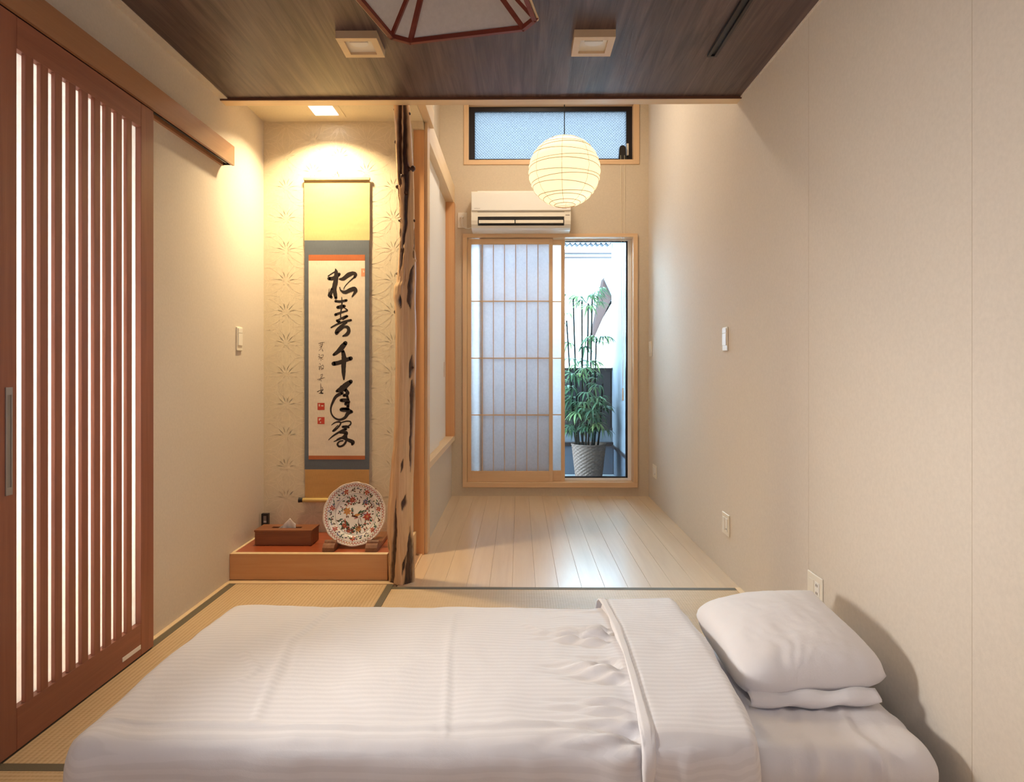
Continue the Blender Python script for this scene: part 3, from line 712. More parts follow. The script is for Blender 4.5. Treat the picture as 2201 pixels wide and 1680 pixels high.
# faceted shade lamp with red-brown ribs
lp = thing('shade_lamp', 'faceted paper-panelled ceiling lamp with red-brown wooden ribs', 'ceiling lamp', (-.245, 2.128, 2.25))
def shade():
    ce = Vector((-.245, 2.128, 0)); th = math.atan2(-.222, .975)
    ux = Vector((math.cos(th), math.sin(th), 0)); uy = Vector((-math.sin(th), math.cos(th), 0))
    W, A = .266, .212
    oc = [(-A, W), (A, W), (W, A), (W, -A), (A, -W), (-A, -W), (-W, -A), (-W, A)]
    def P(q, s, z): return ce + ux * q[0] * s + uy * q[1] * s + Vector((0, 0, z))
    s1, z0, z1 = .58, 2.252, 2.362
    for i in range(8):
        a, b = oc[i], oc[(i + 1) % 8]
        bm = B(); q = [P(a, 1, z0), P(b, 1, z0), P(b, s1, z1), P(a, s1, z1)]
        up = Vector((0, 0, .003)); lo = [bm.verts.new(v) for v in q]; hi = [bm.verts.new(v + up) for v in q]
        bm.faces.new(lo); bm.faces.new(hi[::-1])
        for k in range(4): bm.faces.new((lo[k], hi[k], hi[(k + 1) % 4], lo[(k + 1) % 4]))
        obj('shade_panel', bm, M['shade'], lp)
        d0 = P(a, 1, z0); d1 = P(a, s1, z1)
        obj('rib', tube(B(), [d0, d1], .0125, 4), M['lampwood'], lp)
        n = (P(a, 1, z0) + P(b, 1, z0)) / 2 - ce; n.z = 0; n.normalize()
        bm = B(); e0, e1 = P(a, 1, z0), P(b, 1, z0); i0, i1 = e0 - n * .015, e1 - n * .015
        for vv in [(e0, e1, i1, i0)]:
            lo = [bm.verts.new(v - Vector((0, 0, .006))) for v in vv]; hi = [bm.verts.new(v + Vector((0, 0, .010))) for v in vv]
            bm.faces.new(lo); bm.faces.new(hi[::-1])
            for k in range(4): bm.faces.new((lo[k], hi[k], hi[(k + 1) % 4], lo[(k + 1) % 4]))
        obj('rim', bm, M['lampwood'], lp)
        bm = B(); vv = (e0 + n * .0005, e1 + n * .0005, e1 + n * .007, e0 + n * .007)
        lo = [bm.verts.new(v + Vector((0, 0, .001))) for v in vv]; hi = [bm.verts.new(v + Vector((0, 0, .006))) for v in vv]
        bm.faces.new(lo); bm.faces.new(hi[::-1])
        for k in range(4): bm.faces.new((lo[k], hi[k], hi[(k + 1) % 4], lo[(k + 1) % 4]))
        obj('edge_strip', bm, M['lighttrim'], lp)
    bm = B(); lo = [bm.verts.new(P(q, s1, z1)) for q in oc]; hi = [bm.verts.new(P(q, s1, z1 + .004)) for q in oc]
    bm.faces.new(lo); bm.faces.new(hi[::-1])
    for k in range(8): bm.faces.new((lo[k], hi[k], hi[(k + 1) % 8], lo[(k + 1) % 8]))
    obj('top_panel', bm, M['shade'], lp)
    obj('stem', cyl(B(), (ce.x, ce.y, z1), (ce.x, ce.y, HM), .05, None, 20), M['lampwood'], lp)
shade()

# ------------------------------------------------------------------ hanging scroll
sc = thing('hanging_scroll', 'hanging calligraphy scroll with blue-grey border on the alcove wall', 'scroll', (-1.04, 3.845, .31))
SY = 3.846
def sheet(x0, x1, z0, z1, y, t=.0012):
    return bx(x0, x1, y - t, y, z0, z1)
obj('upper_silk', sheet(-1.227, -.851, 1.805, 2.147, SY), M['cream'], sc)
obj('blue_mount', sheet(-1.224, -.854, .496, 1.805, SY), M['blue'], sc)
obj('accent_strip', sheet(-1.201, -.878, 1.688, 1.722, SY - .0012), M['rust'], sc)
obj('accent_strip', sheet(-1.201, -.878, .553, .575, SY - .0012), M['rust'], sc)
pa = obj('paper', sheet(-1.201, -.878, .575, 1.688, SY - .0012), M['washi'], sc)
obj('lower_silk', sheet(-1.222, -.855, .335, .496, SY), M['cream_shaded'], sc)
obj('top_bar', bx(-1.229, -.847, SY - .012, SY + .001, 2.145, 2.163, bev=.003), M['cream'], sc)
ro = obj('roller', cyl(B(), (-1.232, SY - .008, .322), (-.845, SY - .008, .322), .0125, None, 18), M['roller'], sc, True)
obj('knob', cyl(B(), (-1.256, SY - .008, .322), (-1.232, SY - .008, .322), .0145, .0125, 16), M['black'], ro)
obj('knob', cyl(B(), (-.821, SY - .008, .322), (-.845, SY - .008, .322), .0145, .0125, 16), M['black'], ro)
obj('hanging_cord', tube(B(), [(-1.12, SY - .004, 2.162), (-1.10, SY - .004, 2.165), (-1.036, SY - .004, 2.184), (-.975, SY - .004, 2.165), (-.955, SY - .004, 2.162)], .0018, 6), M['cord'], sc)
obj('hook', tube(B(), [(-1.034, SY + .012, 2.188), (-1.034, SY - .008, 2.184), (-1.034, SY - .010, 2.196)], .0022, 6), M['standwood'], sc)
obj('tie_ribbon', tube(B(), [(-1.06, SY - .006, 2.172), (-1.045, SY - .010, 2.182), (-1.04, SY - .006, 2.176), (-1.058, SY - .008, 2.168), (-1.066, SY - .006, 2.172)], .003, 6), M['cord'], sc)
K = 3.84 / 1450
def TA(x, y): return ((640 + x / 8 - 1115.6) * K + .0215, 1.085 + (787 - 550 - y / 8) * K * 1.003)
def TB(x, y): return ((640 + x / 6.4615 - 1115.6) * K + .0215, 1.085 + (787 - 730 - y / 6.4615) * K * 1.003)
def brush(bm, pts, T, unit, y):
    """one brush stroke: smooth centre line with changing width, rounded ends, laid flat on the paper"""
    P = [(Vector(T(a, b)), c * unit / 2) for a, b, c in pts]; fine = []
    n = len(P)
    for i in range(n - 1):
        p0, p1, p2, p3 = P[max(i - 1, 0)], P[i], P[i + 1], P[min(i + 2, n - 1)]
        for s in range(6):
            t = s / 6; t2, t3 = t * t, t * t * t
            v = .5 * ((2 * p1[0]) + (p2[0] - p0[0]) * t + (2 * p0[0] - 5 * p1[0] + 4 * p2[0] - p3[0]) * t2 + (3 * p1[0] - p0[0] - 3 * p2[0] + p3[0]) * t3)
            fine.append((v, p1[1] + (p2[1] - p1[1]) * t))
    fine.append(P[-1]); L = []; Rr = []
    for i, (v, r) in enumerate(fine):
        a = fine[max(i - 1, 0)][0]; b = fine[min(i + 1, len(fine) - 1)][0]; dd = (b - a)
        if dd.length < 1e-7: dd = Vector((1, 0))
        dd.normalize(); nn = Vector((-dd.y, dd.x))
        rr = r * (1 + .10 * noise.noise(Vector((v.x * 160, v.y * 160, 1))))
        L.append(bm.verts.new((v.x + nn.x * rr, y, v.y + nn.y * rr))); Rr.append(bm.verts.new((v.x - nn.x * rr, y, v.y - nn.y * rr)))
    for i in range(len(fine) - 1): bm.faces.new((L[i], L[i + 1], Rr[i + 1], Rr[i]))
    for (v, r) in (fine[0], fine[-1]):
        ctr = bm.verts.new((v.x, y, v.y)); ring = [bm.verts.new((v.x + r * math.cos(2 * PI * k / 10), y, v.y + r * math.sin(2 * PI * k / 10))) for k in range(10)]
        for k in range(10): bm.faces.new((ctr, ring[k], ring[(k + 1) % 10]))
UA, UB = K / 8, K / 6.4615
IY = SY - .0028
chars = [
 (TA, UA, [[(450, 345, 20), (510, 305, 24), (560, 275, 24)], [(465, 385, 60), (530, 385, 66), (600, 345, 66), (640, 312, 58)], [(574, 214, 6), (588, 262, 56), (590, 340, 76), (578, 450, 84), (556, 560, 84), (572, 650, 66), (585, 722, 50)],
           [(520, 560, 40), (496, 640, 66), (476, 675, 64), (505, 705, 52)], [(472, 560, 8), (455, 640, 10)], [(645, 395, 22), (712, 390, 66), (800, 325, 80), (885, 295, 62), (926, 322, 58), (905, 365, 40)],
           [(890, 375, 26), (805, 450, 16), (735, 530, 14), (720, 580, 8)], [(650, 535, 14), (672, 592, 26), (742, 622, 62), (830, 585, 72), (900, 566, 84), (925, 605, 62), (868, 695, 22)]]),
 (TA, UA, [[(684, 705, 10), (690, 800, 26), (680, 900, 24), (666, 1000, 20), (670, 1090, 22)], [(580, 775, 44), (660, 782, 46), (765, 762, 46)], [(615, 882, 50), (680, 872, 74), (730, 862, 54)],
           [(735, 895, 14), (782, 935, 30), (680, 970, 36), (578, 1008, 50)], [(605, 1112, 34), (700, 1062, 36), (782, 1030, 42), (705, 1092, 22)], [(505, 1228, 26), (610, 1170, 34), (720, 1132, 42), (845, 1100, 36)],
           [(605, 1110, 44), (650, 1140, 50)], [(770, 1140, 30), (685, 1200, 50), (615, 1270, 66), (595, 1328, 60), (650, 1290, 20), (722, 1222, 40), (790, 1225, 52), (808, 1290, 64), (770, 1348, 62), (705, 1376, 22)]]),
 (TB, UB, [[(605, 45, 58), (560, 100, 74), (505, 160, 62), (442, 208, 36)], [(440, 332, 60), (522, 316, 60), (620, 278, 56), (680, 258, 58)], [(568, 155, 46), (586, 250, 68), (580, 350, 68), (580, 450, 58), (584, 550, 22)]]),
 (TB, UB, [[(680, 580, 56), (620, 625, 78), (555, 680, 86), (485, 713, 36)], [(600, 690, 50), (640, 742, 44), (585, 775, 40)], [(560, 738, 46), (480, 782, 46), (432, 860, 34), (402, 950, 24), (412, 1030, 22), (460, 1088, 24), (530, 1110, 32), (600, 1080, 42), (640, 1022, 54), (690, 1000, 40)],
           [(545, 840, 46), (600, 842, 60), (650, 862, 50), (610, 892, 46)], [(645, 860, 40), (640, 930, 44)], [(645, 960, 40), (560, 955, 32), (545, 975, 40), (620, 975, 62), (692, 1000, 44)], [(628, 775, 34), (646, 840, 34)]]),
 (TB, UB, [[(410, 1185, 8), (460, 1150, 20), (520, 1140, 26), (538, 1165, 22), (500, 1220, 22), (448, 1262, 28), (430, 1262, 16), (500, 1190, 14)], [(535, 1152, 20), (620, 1130, 20), (676, 1138, 20), (672, 1180, 22), (600, 1222, 20)],
           [(570, 1210, 36), (620, 1206, 40), (650, 1216, 28)], [(368, 1392, 8), (440, 1330, 24), (540, 1270, 30), (610, 1240, 40)], [(530, 1290, 26), (615, 1290, 50), (600, 1330, 45), (540, 1370, 28), (445, 1414, 12)],
           [(490, 1386, 22), (560, 1362, 36), (640, 1390, 46), (708, 1420, 56), (700, 1452, 34)], [(618, 1340, 28), (618, 1400, 28), (580, 1460, 30), (522, 1482, 28), (494, 1450, 26), (522, 1412, 20), (570, 1402, 18)]])]
for T, U, strokes in chars:
    bm = B()
    for i, s in enumerate(strokes): brush(bm, s, T, U, IY - .00004 * i)
    obj('brush_character', bm, M['ink'], pa)
sig = [[[(230, 50, 6), (270, 42, 7), (312, 36, 6)], [(255, 40, 5), (258, 60, 5)], [(285, 34, 5), (280, 58, 5)], [(245, 75, 6), (290, 66, 6), (250, 110, 5)], [(258, 95, 5), (278, 88, 5), (262, 122, 5), (236, 150, 5)], [(278, 130, 5), (292, 158, 8)]],
       [[(235, 200, 7), (245, 212, 5)], [(225, 235, 5), (245, 228, 5), (235, 275, 5)], [(265, 215, 5), (298, 208, 6), (288, 240, 5), (262, 262, 5)], [(250, 250, 7), (285, 244, 5)], [(262, 240, 5), (262, 290, 6)], [(280, 268, 6), (290, 272, 8)]],
       [[(245, 328, 7), (260, 345, 5)], [(230, 375, 6), (262, 366, 5), (234, 410, 5)], [(245, 380, 5), (245, 418, 6)], [(270, 365, 5), (292, 350, 6), (300, 385, 5), (272, 412, 6), (268, 385, 5), (300, 405, 6)]],
       [[(258, 490, 6), (285, 478, 6), (278, 512, 5), (258, 522, 5)], [(212, 552, 6), (262, 538, 7), (316, 524, 6)], [(266, 500, 5), (262, 545, 5), (232, 565, 5)], [(262, 558, 6), (270, 572, 6)]],
       [[(258, 606, 5), (262, 660, 8), (266, 735, 8)], [(278, 658, 8), (288, 680, 6)], [(214, 722, 12), (258, 700, 8), (296, 690, 6), (262, 728, 18), (296, 744, 10), (240, 742, 10)]]]
for n, strokes in enumerate(sig):
    bm = B()
    for i, s in enumerate(strokes): brush(bm, s, TB, UB, IY - .00003 * i)
    obj('signature_character', bm, M['ink'] if n == 4 else M['inkthin'], pa)
def sealmark(T, x0, x1, y0, y1, mat):
    bm = B(); (a, zt), (b, zb) = T(x0, y0), T(x1, y1); rnd = random.Random(int(x0 + y0))
    n = 6
    for i in range(n):
        for j in range(n):
            edge = i in (0, n - 1) or j in (0, n - 1)
            if not edge and rnd.random() < .38: continue
            u0 = a + (b - a) * i / n; u1 = a + (b - a) * (i + 1) / n; v0 = zb + (zt - zb) * j / n; v1 = zb + (zt - zb) * (j + 1) / n
            bm.faces.new([bm.verts.new((u, IY, v)) for u, v in ((u0, v0), (u1, v0), (u1, v1), (u0, v1))])
    obj('red_seal', bm, mat, pa)
sealmark(TB, 216, 314, 876, 974, M['seal']); sealmark(TB, 216, 314, 1074, 1170, M['seal']); sealmark(TA, 1022, 1086, 214, 350, M['sealpale'])

# ------------------------------------------------------------------ plate on its stand
PLR = .166
pc = Vector((-.867, 3.575, .300)); tilt = R(16)
plt = thing('painted_plate', 'round porcelain plate painted with red and green flowers and a bird', 'plate', (-.867, 3.53, .142))
def PM(bm):
    # plate built facing +Z, then stood up facing the room (-Y), leaning back
    Mx = Matrix.Translation(pc) @ Matrix.Rotation(-tilt, 4, 'X') @ Matrix.Rotation(R(90), 4, 'X')
    bmesh.ops.transform(bm, matrix=Mx, verts=bm.verts); return bm
prof = [(.0001, .0), (.05, .0), (.108, .002), (.116, .008), (.122, .014), (.135, .018), (.150, .022), (.162, .027), (.166, .0285), (.1655, .0245), (.150, .017), (.125, .009), (.115, .001), (.108, -.004), (.09, -.006), (.088, -.012), (.082, -.012), (.08, -.006), (.0001, -.005)]
def zof(r):
    for (a, za), (b, zb) in zip(prof[:8], prof[1:9]):
        if a <= r <= b: return za + (zb - za) * (r - a) / (b - a)
    return .0285
bm = B(); lathe(bm, prof, (0, 0, 0), 96, lambda a, r: 1 + (.018 * abs(math.sin(a * 7)) - .009) * max(0, (r - .12) / .046))
obj('dish', PM(bm), M['porcelain'], plt, True)
rnd = random.Random(3)
deco = {q: B() for q in ('pred', 'pgreen', 'pblue', 'pbrown', 'pgold')}
def dab(mat, r, a, L, wd, rot, lift=.0006):
    """a small painted leaf-shaped dab on the plate face"""
    cx, cy = r * math.cos(a), r * math.sin(a); pts = []
    for i in range(8):
        t = 2 * PI * i / 8; u, v = L * math.cos(t), wd * math.sin(t) * (1 - .5 * math.cos(t))
        xx, yy = cx + u * math.cos(rot) - v * math.sin(rot), cy + u * math.sin(rot) + v * math.cos(rot)
        rr = min(math.hypot(xx, yy), .1645); pts.append(deco[mat].verts.new((xx, yy, zof(rr) + lift)))
    deco[mat].faces.new(pts)
def flower(mat, r, a, s, n=6):
    for k in range(n):
        t = 2 * PI * k / n + a; cx, cy = r * math.cos(a) + s * .8 * math.cos(t), r * math.sin(a) + s * .8 * math.sin(t)
        dab(mat, math.hypot(cx, cy), math.atan2(cy, cx), s * .55, s * .3, t)
    dab('pgold', r, a, s * .3, s * .3, 0, .0008)
def ringline(mat, r, wd):
    bm = deco[mat]; n = 80; A = [bm.verts.new((q * math.cos(2 * PI * i / n), q * math.sin(2 * PI * i / n), zof(q) + .0004)) for q in (r, r + wd) for i in range(n)]
    for i in range(n): bm.faces.new((A[i], A[(i + 1) % n], A[n + (i + 1) % n], A[n + i]))
ringline('pblue', .1065, .0014); ringline('pbrown', .142, .0012); ringline('pgold', .1625, .0014)
for i in range(64):                                                   # latticed rim band
    a = 2 * PI * i / 64; m = ('pred', 'pbrown', 'pred', 'pgold')[(i // 4) % 4 if i % 3 else 0]
    dab(m, .152, a, .010, .0014, a + .75); dab(m, .152, a + .05, .010, .0014, a - .75)
for i in range(7):
    a = 2 * PI * i / 7 + .2; flower('pred', .126, a, .012)
    for q in range(16):
        aa = a + rnd.uniform(.1, .85); dab(rnd.choice(['pgreen', 'pgreen', 'pbrown', 'pblue']), .126 + rnd.uniform(-.010, .010), aa, rnd.uniform(.004, .009), .0028, rnd.uniform(0, PI))
for cx, cy, s, m in ((-.045, .015, .017, 'pgold'), (.063, -.012, .019, 'pred'), (-.02, .075, .014, 'pred'), (-.055, -.06, .012, 'pred'), (.02, -.075, .014, 'pgold'), (-.03, -.085, .010, 'pred'), (.05, .065, .012, 'pblue')):
    r, a = math.hypot(cx, cy), math.atan2(cy, cx); flower(m, r, a, s, 7)
    for q in range(8):
        an = rnd.uniform(0, 2 * PI); xx, yy = cx + s * 1.7 * math.cos(an), cy + s * 1.7 * math.sin(an)
        if math.hypot(xx, yy) < .104: dab(rnd.choice(['pgreen', 'pbrown', 'pgreen']), math.hypot(xx, yy), math.atan2(yy, xx), .0065, .0028, an)
for i in range(95):                                                   # leaf scroll along the foot of the picture
    a = rnd.uniform(PI * 1.08, PI * 1.95); r = rnd.uniform(.06, .10); dab(rnd.choice(['pgreen', 'pbrown', 'pred', 'pgreen']), r, a, rnd.uniform(.005, .009), .0024, rnd.uniform(0, PI))
for i in range(60):
    a = rnd.uniform(PI * .05, PI * 1.0); r = rnd.uniform(.06, .10); dab(rnd.choice(['pgreen', 'pbrown', 'pred']), r, a, rnd.uniform(.004, .008), .0026, rnd.uniform(0, PI))
# the bird: body, breast, tail plumes, neck
for x_, y_, L, wd, ro_, m in ((.010, -.004, .018, .007, .3, 'pgold'), (.0, -.012, .016, .005, -.2, 'pbrown'), (-.015, -.004, .012, .003, 1.3, 'pbrown'), (-.018, .008, .006, .003, .2, 'pred'), (.03, .012, .022, .003, .55, 'pgreen'), (.04, .006, .022, .002, .45, 'pbrown'),
                             (.045, .016, .024, .002, .35, 'pgreen'), (.05, .0, .02, .002, .4, 'pblue'), (.022, .012, .014, .004, .9, 'pgreen'), (.006, -.02, .014, .002, .3, 'pred'), (.03, -.03, .02, .0014, -1.2, 'pbrown'), (.018, -.034, .018, .0014, 1.5, 'pbrown')):
    dab(m, math.hypot(x_, y_), math.atan2(y_, x_), L, wd, ro_)
for m, bm in deco.items():
    o = obj('painted_' + {'pred': 'red', 'pgreen': 'green', 'pblue': 'blue', 'pbrown': 'brown', 'pgold': 'gold'}[m] + '_decoration', PM(bm), M[m], plt); o['kind'] = 'stuff'
ps = thing('plate_stand', 'carved wooden stand holding the painted plate upright', 'plate stand', (-.866, 3.6, .135))
for xx in (-.975, -.755):
    fp = [(3.44, .136), (3.79, .136), (3.79, .155), (3.56, .155), (3.515, .156), (3.505, .160), (3.500, .180), (3.490, .186), (3.482, .178), (3.478, .168), (3.468, .174), (3.452, .168), (3.441, .156)]
    obj('runner', prism(B(), fp, 'x', xx - .03, xx + .03), M['standwood'], ps)
    obj('back_post', prism(B(), [(3.568, .155), (3.592, .155), (3.668, .42), (3.650, .424)], 'x', xx + (.02 if xx < -.9 else -.045), xx + (.045 if xx < -.9 else -.02)), M['standwood'], ps)
obj('cross_bar', bx(-.945, -.785, 3.70, 3.725, .140, .160, bev=.002), M['standwood'], ps)
obj('cross_bar', bx(-.955, -.775, 3.632, 3.646, .33, .36, bev=.002), M['standwood'], ps)

# ------------------------------------------------------------------ tissue box and small clock
tb = thing('tissue_box', 'low wooden tissue box with white tissue on the alcove step', 'tissue box', (-1.25, 3.63, .136))
obj('case', bx(-1.40, -1.098, 3.562, 3.694, .136, .208, bev=.002), M['tissuewood'], tb)
obj('lid', slab('z', .208, .217, (-1.402, -1.096), (3.560, 3.696), [(-1.33, -1.17, 3.612, 3.642)]), M['tissuewood'], tb)
obj('slot', bx(-1.331, -1.169, 3.611, 3.643, .205, .209), M['black'], tb)
bm = B(); n = 16; rows = []
for j in range(7):
    t = j / 6; row = []
    for i in range(n + 1):
        s = i / n; xx = -1.315 + .115 * s + .03 * t * (1 - s); zz = .206 + t * (.010 + .052 * max(0, 1 - abs(s - .63) / .62))
        row.append(bm.verts.new((xx, 3.627 + .006 * math.sin(s * 11 + t * 2) * (1 - .3 * t) - .008 * t, zz)))
    rows.append(row)
for a, b in zip(rows, rows[1:]):
    for i in range(n): bm.faces.new((a[i], a[i + 1], b[i + 1], b[i]))
o = obj('tissue', bm, M['tissue'], tb, True); md = o.modifiers.new('thick', 'SOLIDIFY'); md.thickness = .0008
ck = thing('desk_clock', 'small black upright clock in the alcove corner behind the tissue box', 'clock', (-1.432, 3.8, .136))
obj('case', slab('y', 3.79, 3.815, (-1.452, -1.414), (.136, .254), [(-1.443, -1.423, .200, .242)]), M['black'], ck)
obj('face', bx(-1.443, -1.423, 3.797, 3.81, .200, .242), M['greyplastic'], ck)
obj('display', bx(-1.441, -1.425, 3.7955, 3.797, .203, .213), M['tissue'], ck)

# ------------------------------------------------------------------ switches and sockets
def rocker(label, wall, y0, y1, z0, z1):
    sg = 1 if wall < 0 else -1
    t = thing('light_switch', label, 'switch', (wall, (y0 + y1) / 2, z0), 'slim wall switches')
    xs = sorted((wall, wall + sg * .008)); obj('plate', bx(*xs, y0, y1, z0, z1, bev=.002), M['ivory'], t)
    ym = (y1 - y0); xs = sorted((wall + sg * .008, wall + sg * .012))
    obj('rocker', bx(*xs, y0 + ym * .12, y1 - ym * .12, z0 + .028, z1 - .034, bev=.001), M['white'], t)
    obj('rocker', bx(*xs, y0 + ym * .12, y1 - ym * .12, z1 - .031, z1 - .006, bev=.001), M['white'], t)
rocker('slim white switch on the left wall, beside the alcove', XL, 3.478, 3.546, 1.166, 1.290)
rocker('slim white switch halfway along the right wall, above a socket', XR, 3.500, 3.580, 1.166, 1.290)
rocker('slim white switch at the far end of the right wall by the window', XR, 5.497, 5.587, 1.166, 1.290)
def outlet(label, y0, y1, z0, z1, double):
    t = thing('wall_outlet', label, 'socket', (XR, (y0 + y1) / 2, z0), 'sockets along the right wall'); wd = y1 - y0
    obj('plate', bx(XR - .006, XR, y0, y1, z0, z1, bev=.002), M['ivory'], t)
    obj('insert', bx(XR - .009, XR - .006, y0 + wd * .16, y0 + wd * .44, z0 + .022, z1 - .022, bev=.001), M['white'], t)
    if double: obj('insert', bx(XR - .0075, XR - .006, y0 + wd * .54, y0 + wd * .84, z0 + .022, z1 - .022, bev=.001), M['ivory'], t)
    else: obj('insert', bx(XR - .009, XR - .006, y0 + wd * .56, y0 + wd * .84, z0 + .022, z1 - .022, bev=.001), M['white'], t)
    for zz in ((z0 + .042, z0 + .070) if double else (z0 + .03,)):
        for dy in (.25, .33):
            obj('pin_slot', bx(XR - .0095, XR - .009, y0 + wd * dy, y0 + wd * dy + .003, zz, zz + .009), M['black'], t)
outlet('double socket plate on the right wall just above the pillow', 2.412, 2.534, .218, .326, True)
outlet('socket plate on the right wall low beside the plank floor', 3.476, 3.594, .206, .318, False)
outlet('socket plate at the far low end of the right wall', 5.30, 5.45, .198, .30, False)

# ------------------------------------------------------------------ futon bed
def puffy(x0, x1, y0, y1, z0, z1, r, nx, ny, disp, left=True, right=True, rend=None, skew=None, crown=0):
    """cloth-covered slab: section swept along X, rounded top edges, rounded ends, then wrinkled"""
    rl_ = r if rend is None else rend
    def section(d):
        a, b, t = y0 + d, y1 - d, z1 - d; pts = []; rr = max(r - d * .0, .004)
        nz = 14
        for i in range(nz): pts.append((a, z0 + (t - rr - z0) * i / nz, (-1, 0)))
        for i in range(9):
            q = PI / 2 * i / 8; pts.append((a + rr - rr * math.cos(q), t - rr + rr * math.sin(q), (-math.cos(q), math.sin(q))))
        for i in range(1, ny): pts.append((a + rr + (b - a - 2 * rr) * i / ny, t, (0, 1)))
        for i in range(9):
            q = PI / 2 * i / 8; pts.append((b - rr + rr * math.sin(q), t - rr + rr * math.cos(q), (math.sin(q), math.cos(q))))
        for i in range(nz): pts.append((b, t - rr - (t - rr - z0) * (i + 1) / nz, (1, 0)))
        return pts
    cols = []
    if left:
        for i in range(9):
            q = PI / 2 * i / 8; cols.append((x0 + rl_ - rl_ * math.cos(PI / 2 - q) if False else x0 + rl_ * (1 - math.sin(q)), rl_ * (1 - math.cos(PI / 2 - q)) , -math.sin(q)))
        # ordered from the end face inwards
        cols = [(x0 + rl_ * (1 - math.sin(q)), rl_ * (1 - math.cos(q)), -math.sin(q)) for q in [PI / 2 * (8 - i) / 8 for i in range(9)]]
    else: cols = [(x0, 0, 0)]
    xa = cols[-1][0]; xb = x1 - (rl_ if right else 0)
    for i in range(1, nx + 1): cols.append((xa + (xb - xa) * i / nx, 0, 0))
    if right: cols += [(x1 - rl_ * (1 - math.sin(q)), rl_ * (1 - math.cos(q)), math.sin(q)) for q in [PI / 2 * i / 8 for i in range(1, 9)]]
    bm = B(); rows = []
    for xx, dd, nxn in cols:
        row = []
        for (yy, zz, nn) in section(dd):
            nv = Vector((nxn, nn[0] * (1 - abs(nxn) * .6), nn[1] * (1 - abs(nxn) * .6))).normalized()
            cr = crown * max(0, 1 - ((yy - (y0 + y1) / 2) / ((y1 - y0) / 2)) ** 2) if nn[1] > .3 else 0
            p = Vector((xx, yy, zz + cr)); p += nv * disp(p, nv)
            if p.z < z0 + .0005: p.z = z0 + .0005
            if skew: p.x += skew(p)
            row.append(bm.verts.new(p))
        rows.append(row)
    for a, b in zip(rows, rows[1:]):
        for i in range(len(a) - 1): bm.faces.new((a[i], b[i], b[i + 1], a[i + 1]))
    bmesh.ops.recalc_face_normals(bm, faces=bm.faces)
    return bm, rows
def N(x, y, z, s, q=0): return noise.noise(Vector((x * s + q, y * s - q, z * s + 3 * q)))
def ridge(p, pts, wd, amp):
    best = 9
    P = Vector((p.x, p.y))
    for a, b in zip(pts, pts[1:]):
        a, b = Vector(a), Vector(b); t = max(0, min(1, (P - a).dot(b - a) / (b - a).length_squared)); best = min(best, (P - a - (b - a) * t).length)
    return amp * math.exp(-(best / wd) ** 2)
futon = thing('futon_mattress', 'thick white-sheeted futon mattress on the tatami against the right wall', 'mattress', (.0, 2.0, 0))
def dm(p, n):
    side = max(0, -n.y)
    d_ = .004 * N(p.x, p.y, p.z, 7, 1) + .0035 * N(p.x * 1.4, p.y, p.z, 16, 2)
    # gathered pleats of the sheet on the near side
    g = math.exp(-((p.z - .14) / .05) ** 2) * (.5 + .5 * side)
    d_ += g * .028 * max(0, math.sin(p.x * 96 + 5 * N(p.x, p.y, p.z, 5, 4))) * (.4 + N(p.x, 0, 0, 9, 7))
    d_ += .005 * N(p.x * .5, p.y * 3, p.z, 9, 5) * (1 if p.x > .55 else 0)
    return d_
bm, _ = puffy(-.97, 1.012, 1.60, 2.35, .002, .165, .055, 150, 60, dm, True, True, .06, None, .006)
obj('sheet', bm, M['sheet'], futon, True)
quilt = thing('duvet', 'white satin-striped duvet with turned-back top covering the futon', 'duvet', (-.26, 1.95, 0))
def dd(p, n):
    top = max(0, n.z); side = 1 - top
    d_ = .010 * N(p.x, p.y, p.z, 2.3, 1) + .005 * N(p.x, p.y * 1.3, p.z, 6, 2) + .0018 * N(p.x, p.y, p.z, 18, 3)
    # gathers running into the fold
    q = max(0, min(1, 1 - (.30 - p.x) / .30)) ** 1.6 if p.x < .30 else 1
    d_ += q * (.024 * math.sin(p.y * 82 + p.x * 22 + 7 * N(p.x * .7, p.y * 2, p.z, 3, 8)) + .010 * math.sin(p.y * 151 - p.x * 30 + 6 * N(p.x, p.y, 0, 4, 2))) * max(0, .45 + 1.3 * N(p.x * .3, p.y * 4, 0, 2.2, 6)) * (.4 + .6 * top)
    d_ *= 1 if p.x < .26 else max(0, 1 - (p.x - .26) / .03)
    if top > .3:
        d_ += ridge(p, [(-.66, 2.34), (-.70, 2.05), (-.66, 1.80), (-.63, 1.60)], .012, .003) - ridge(p, [(-.64, 2.34), (-.675, 2.05), (-.63, 1.80)], .009, .002)
        d_ += ridge(p, [(-.56, 2.32), (-.60, 2.12)], .009, .002)
        d_ += ridge(p, [(-.22, 2.30), (-.21, 2.0), (-.17, 1.56)], .010, .002) - ridge(p, [(-.205, 2.30), (-.195, 2.0), (-.155, 1.56)], .008, .0012)
        d_ += ridge(p, [(-.98, 1.60), (-.5, 1.585), (.0, 1.59), (.28, 1.60)], .006, .007)
        d_ += ridge(p, [(-.8, 1.95), (-.72, 1.85), (-.74, 1.78)], .012, .004) + ridge(p, [(.02, 2.2), (.12, 2.1), (.26, 2.06)], .012, .005)
    if side > .4:
        d_ += .012 * N(p.x, p.y, p.z * .4, 3.2, 5) + .010 * side * (N(p.x, 0, p.z * .3, 6, 9))
        d_ += side * .016 * max(0, 1 - p.z / .2) * (1 + N(p.x, p.y, 0, 5, 3))
    d_ += .008 * math.exp(-((p.x + 1.0) ** 2 + (p.y - 1.52) ** 2) / .004)
    return d_
bm, _ = puffy(-1.035, .50, 1.505, 2.42, .002, .232, .05, 190, 90, dd, True, False, .05, None, .016)
obj('cover', bm, M['duvet'], quilt, True)
